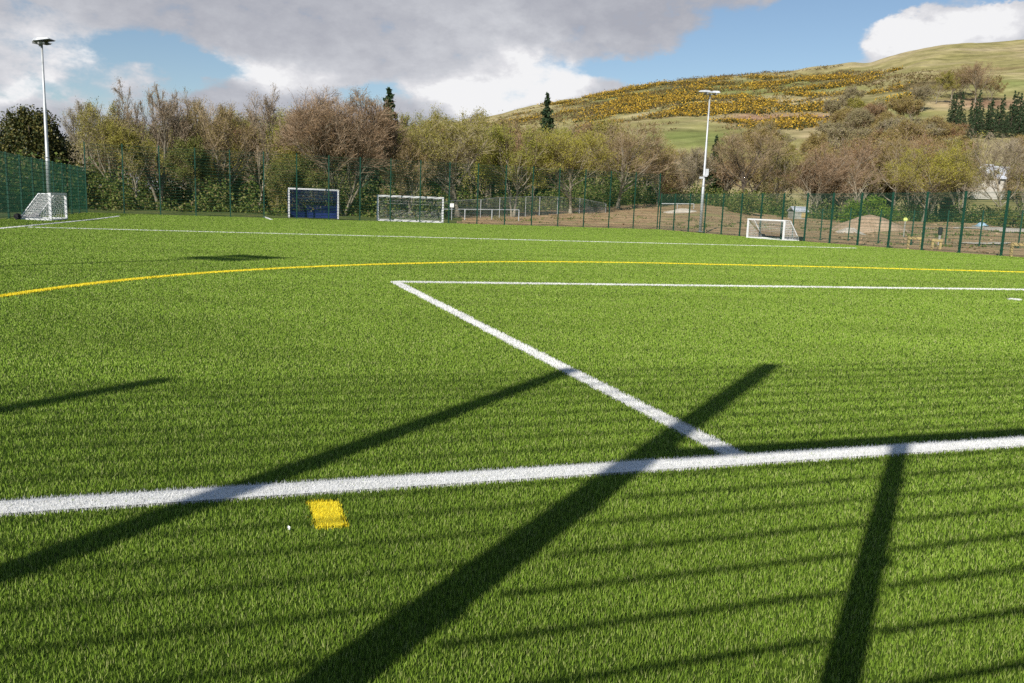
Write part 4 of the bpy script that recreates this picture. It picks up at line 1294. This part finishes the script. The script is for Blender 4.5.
HT = [(936, 104, 72, 13, 'tall', 'olive', 'pale olive tree at the left end of the upper hillside clump'),
      (951, 100, 64, 15, 'round', 'brown', 'rounded brown tree in the middle of the upper hillside clump'),
      (975, 103, 61, 18, 'round', 'russet', 'darkest and tallest reddish tree of the upper hillside clump'),
      (990, 101, 76, 13, 'spread', 'brown', 'low spreading tree at the right end of the upper hillside clump'),
      (921, 112, 85, 11, 'multi', 'grey', 'small grey tree below the upper hillside clump'),
      (962, 98, 66, 13, 'fan', 'brown', 'slim brown tree between two rounded ones in the hillside clump')]
for i, (px, pb, yt, hw, ar, kd, lab) in enumerate(HT):
    tree('hillside_tree', px, yt, hw, 0, ar, 70 + i, kd, lab, 'bark', dens=3.0, base=hill_at(px, pb), far=True, group='trees on the hillside')

cm = [conifer_mesh(8.5, 2.2, 80 + i, 16, .8, .02) for i in range(4)]
for i in range(46):
    px = 951 + i * 2.1 + rng.normal(0, .8); py = 129 - .0 * i + (i % 3) * 4.5 + rng.normal(0, 1) - (6 if i < 5 else 0)
    b_ = hill_at(px, py)
    r = empty('spruce_tree', b_, rng.random() * 6); s = rng.choice([.55, .75, .95, 1.1, 1.3, 1.5]) * rng.uniform(.9, 1.1) * b_[1] / 300; r.scale = (s, s, s)
    t_, c_ = cm[i % 4]; link('trunk', t_, r); link('crown', c_, r)
    tag(r, 'dark spruce in the close row planted across the hillside', 'tree', 'spruces in the hillside row')


# undergrowth along the foot of the wood
def thicket(spots, per=240):
    mb = MB()
    for (x_, y_, z_, w_, h_) in spots:
        n_ = int(per * w_ * h_ / 3)
        v = norm(rng.normal(size=(n_, 3))); v[:, 2] = np.abs(v[:, 2]); r = rng.random(n_)[:, None] ** .4
        c = v * r * [w_, w_ * .8, h_] + [x_, y_, z_]
        mb.cards(c, rng.uniform(.12, .30, n_))
    return mb


spots = []
for px in np.arange(72, 440, 3.2):
    D = rng.uniform(77, 86) if px > 330 else np.interp(px, [72, 330], [66, 77]) + rng.uniform(0, 8)
    tx, _ = tans(px, 205); x_ = tx * D
    spots.append((x_, D, float(T(x_, D)) - .2, rng.uniform(.7, 1.5), rng.uniform(.5, 1.6) + 2.4 * (vnoise(np.array(px * .06), np.array(.5), 77) > .62)))
for px in np.arange(-170, 92, 4.0):          # close behind the left fence
    D = np.interp(px, [-170, 0, 92], [40, 56, 72]) + rng.uniform(0, 7)
    tx, _ = tans(px, 205); x_ = tx * D
    spots.append((x_, D, float(T(x_, D)) - .2, rng.uniform(1.4, 2.4), rng.uniform(3.0, 5.0)))
for px in np.arange(440, 1120, 3.2):
    D = np.interp(px, [440, 620, 1100], [88, 106, 108]) + rng.uniform(0, 9)
    tx, _ = tans(px, 205); x_ = tx * D
    spots.append((x_, D, float(T(x_, D)) - .2, rng.uniform(1.0, 2.2), rng.uniform(1.2, 3.6) * (1.25 if 540 < px < 640 else .9)))
for px in np.arange(90, 640, 5.0):          # ivy-dark depth inside the wood
    D = np.interp(px, [90, 330, 640], [84, 90, 116]) + rng.uniform(0, 8)
    tx, _ = tans(px, 205); x_ = tx * D
    spots.append((x_, D, float(T(x_, D)) - .2, rng.uniform(1.4, 2.4), rng.uniform(2.2, 3.4) + 3.0 * vnoise(np.array(px * .05), np.array(3.5), 78)))
tag(thicket(spots).build('undergrowth', M['under']), 'dark green undergrowth along the foot of the wood', 'undergrowth', kind='stuff')


def bush(px, ytop, hw, D, mat, label, seed):
    tx, tz = tans(px, ytop); x_ = tx * D; z_ = float(T(x_, D)); h_ = 1 + tz * D - z_; w_ = hw * D / F
    rg = np.random.default_rng(seed); root = empty('bush', (x_, D, z_))
    mb = MB()
    for i in range(9):
        an = rg.random() * 6.28; e_ = np.array([math.cos(an) * w_ * .6, math.sin(an) * w_ * .5, h_ * rg.uniform(.5, .85)])
        mb.tube([(0, 0, -.1), e_ * .5 + [0, 0, .1], e_], [.05, .035, .012], 5)
    mb.build('stem', M['bark_dark'], root)
    nc = 40; cen = norm(rg.normal(size=(nc, 3))); cen[:, 2] = np.abs(cen[:, 2]); cen = cen * rg.uniform(.5, .9, nc)[:, None] * [w_, w_ * .8, h_]
    C = np.repeat(cen, 90, 0) + rg.normal(size=(nc * 90, 3)) * .26 * np.array([1.3, 1, .8]); C = C[C[:, 2] > .05]
    mb = MB(); mb.cards(C, rg.uniform(.10, .24, len(C))); mb.build('foliage', M[mat], root)
    return tag(root, label, 'bush', 'bushes at the edge of the wood')


bush(876, 193, 26, 97, 'bushleaf', 'bright green bush behind the soil heap', 1)
bush(856, 199, 12, 96, 'bushleaf', 'smaller bright green bush at the left of the heap', 2)
bush(748, 190, 22, 99, 'leaf_green', 'dull green bush right of the right mast', 3)
bush(1010, 206, 20, 95, 'leaf_green', 'low green bush at the foot of the white trunked tree', 4)

# ------------------------------------------------------------------ sky
w = bpy.data.worlds.new('World'); scene.world = w; w.use_nodes = True
n = w.node_tree.nodes; l = w.node_tree.links; n.clear()
out = n.new('ShaderNodeOutputWorld'); bg = n.new('ShaderNodeBackground')
sky = n.new('ShaderNodeTexSky'); sky.sky_type = 'NISHITA'; sky.sun_disc = False
sky.sun_elevation = EL; sky.sun_rotation = SUN_AZ + math.pi
sky.air_density = 1.0; sky.dust_density = .25; sky.ozone_density = 2.2
tc = n.new('ShaderNodeTexCoord')


def mth(op, a_=None, b_=None, c_=None, clamp=False):
    m_ = n.new('ShaderNodeMath'); m_.operation = op; m_.use_clamp = clamp
    for i, v_ in enumerate((a_, b_, c_)):
        if v_ is None: continue
        if isinstance(v_, (int, float)): m_.inputs[i].default_value = v_
        else: l.new(v_, m_.inputs[i])
    return m_.outputs[0]


sx = n.new('ShaderNodeSeparateXYZ'); l.new(tc.outputs['Generated'], sx.inputs[0])
az_ = mth('ARCTAN2', sx.outputs[0], sx.outputs[1]); el_ = mth('ARCSINE', sx.outputs[2])
cmb = n.new('ShaderNodeCombineXYZ'); l.new(az_, cmb.inputs[0]); l.new(mth('MULTIPLY', el_, 1.7), cmb.inputs[1])


def noise(scale, detail, rough, off=0.0, src=None):
    t_ = n.new('ShaderNodeTexNoise'); t_.inputs['Scale'].default_value = scale; t_.inputs['Detail'].default_value = detail; t_.inputs['Roughness'].default_value = rough
    mp_ = n.new('ShaderNodeMapping'); mp_.inputs['Location'].default_value = (off, off * .7, off * 1.3)
    l.new(src or cmb.outputs[0], mp_.inputs['Vector']); l.new(mp_.outputs[0], t_.inputs['Vector'])
    return t_.outputs['Fac']


wa = mth('MULTIPLY', mth('SUBTRACT', noise(7, 6, .6, 3.1), .5), .16)
wb = mth('MULTIPLY', mth('SUBTRACT', noise(7, 6, .6, 8.7), .5), .11)
U_ = mth('ADD', az_, wa); V_ = mth('ADD', el_, wb)


def wblob(px, py, rx, ry, wt):
    d_ = ray(px, py); d_ = d_ / np.linalg.norm(d_)
    u = math.atan2(d_[0], d_[1]); v_ = math.asin(d_[2])
    a_ = mth('MULTIPLY', mth('SUBTRACT', U_, u), F / rx); b_ = mth('MULTIPLY', mth('SUBTRACT', V_, v_), F / ry)
    r2 = mth('ADD', mth('MULTIPLY', a_, a_), mth('MULTIPLY', b_, b_))
    return mth('MULTIPLY', mth('EXPONENT', mth('MULTIPLY', r2, -1.0)), wt)


def total(bl, base):
    s = None
    for b_ in bl:
        q = wblob(*b_); s = q if s is None else mth('ADD', s, q)
    return mth('ADD', s, base)


f1 = noise(8, 9, .6, 1.7); f2 = noise(24, 8, .62, 5.3)
cover = total([(150, 62, 75, 20, -1.0), (55, 92, 60, 12, -.55), (190, 78, 40, 16, -.7), (372, 92, 34, 16, -.75), (30, 10, 30, 14, -.3),
               (655, 68, 60, 14, -1.1), (765, 56, 85, 24, -1.5), (840, 25, 62, 30, -1.3), (880, 8, 60, 10, -.5), (1000, 8, 34, 10, -1.0),
               (920, 34, 72, 17, 1.5), (690, 70, 18, 6, .7), (825, 28, 35, 10, .35)], .78)
hi_ = n.new('ShaderNodeMapRange'); hi_.inputs['From Min'].default_value = .34; hi_.inputs['From Max'].default_value = .75; hi_.inputs['To Max'].default_value = .75; l.new(el_, hi_.inputs['Value'])
bk_ = n.new('ShaderNodeMapRange'); bk_.inputs['From Min'].default_value = 1.0; bk_.inputs['From Max'].default_value = 1.8; bk_.inputs['To Max'].default_value = .8; l.new(mth('ABSOLUTE', az_), bk_.inputs['Value'])
cover = mth('SUBTRACT', mth('SUBTRACT', cover, hi_.outputs[0]), bk_.outputs[0])
cov = mth('ADD', cover, mth('ADD', mth('MULTIPLY', mth('SUBTRACT', f1, .5), 1.5), mth('MULTIPLY', mth('SUBTRACT', f2, .5), .8)))
cm_ = n.new('ShaderNodeMapRange'); cm_.interpolation_type = 'SMOOTHSTEP'; cm_.inputs['From Min'].default_value = .22; cm_.inputs['From Max'].default_value = .66; l.new(cov, cm_.inputs['Value'])
bright = total([(40, 60, 80, 34, .62), (265, 80, 60, 18, .8), (465, 92, 75, 20, .85), (555, 72, 65, 32, 1.0), (925, 36, 90, 24, .95), (10, 98, 50, 10, .5), (690, 70, 20, 8, .5), (430, 55, 120, 30, .25),
                (210, 25, 160, 28, -.06), (650, 14, 120, 26, -.16), (100, 5, 100, 20, .1)], .22)
br = mth('ADD', bright, mth('ADD', mth('MULTIPLY', mth('SUBTRACT', f1, .5), 1.25), mth('MULTIPLY', mth('SUBTRACT', f2, .5), .9)))
cr = ramp(n, [(.0, (.33, .34, .385)), (.3, (.40, .41, .45)), (.6, (.49, .50, .535)), (.85, (.61, .61, .635)), (1.0, (.73, .73, .74))]); l.new(br, cr.inputs['Fac'])
SKY_S = .08
sc_ = n.new('ShaderNodeVectorMath'); sc_.operation = 'SCALE'; sc_.inputs['Scale'].default_value = 1 / SKY_S; l.new(cr.outputs[0], sc_.inputs[0])
mx = n.new('ShaderNodeMix'); mx.data_type = 'RGBA'; l.new(cm_.outputs[0], mx.inputs[0]); l.new(sky.outputs[0], mx.inputs[6]); l.new(sc_.outputs[0], mx.inputs[7])
l.new(mx.outputs[2], bg.inputs['Color']); bg.inputs['Strength'].default_value = SKY_S
l.new(bg.outputs[0], out.inputs['Surface'])

# ------------------------------------------------------------------ sun
ld = bpy.data.lights.new('sun', 'SUN'); ld.energy = 5.0; ld.angle = radians(.53); ld.color = (1, .95, .87)
lo = link('sun', ld)
from mathutils import Vector, Matrix
sd3 = Vector((sin(SUN_AZ) * cos(EL), cos(SUN_AZ) * cos(EL), -sin(EL)))
lo.rotation_euler = sd3.to_track_quat('-Z', 'Y').to_euler()

# ------------------------------------------------------------------ camera
cd = bpy.data.cameras.new('camera'); cam = link('camera', cd)
cd.sensor_width = 36; cd.lens = 36 * F / 1024; cd.clip_end = 9000; cd.clip_start = .05
R3 = Matrix(((RI[0], UP[0], -FW[0], 0), (RI[1], UP[1], -FW[1], 0), (RI[2], UP[2], -FW[2], 1.0), (0, 0, 0, 1)))
cam.matrix_world = R3
scene.camera = cam

vs_ = scene.view_settings
vs_.view_transform = 'Standard'; vs_.look = 'None'; vs_.gamma = 1; vs_.use_curve_mapping = False; vs_.exposure = 0.30
scene.cycles.max_bounces = 5; scene.cycles.transparent_max_bounces = 4
scene.cycles.use_denoising = False
scene.cycles.sample_clamp_indirect = 4
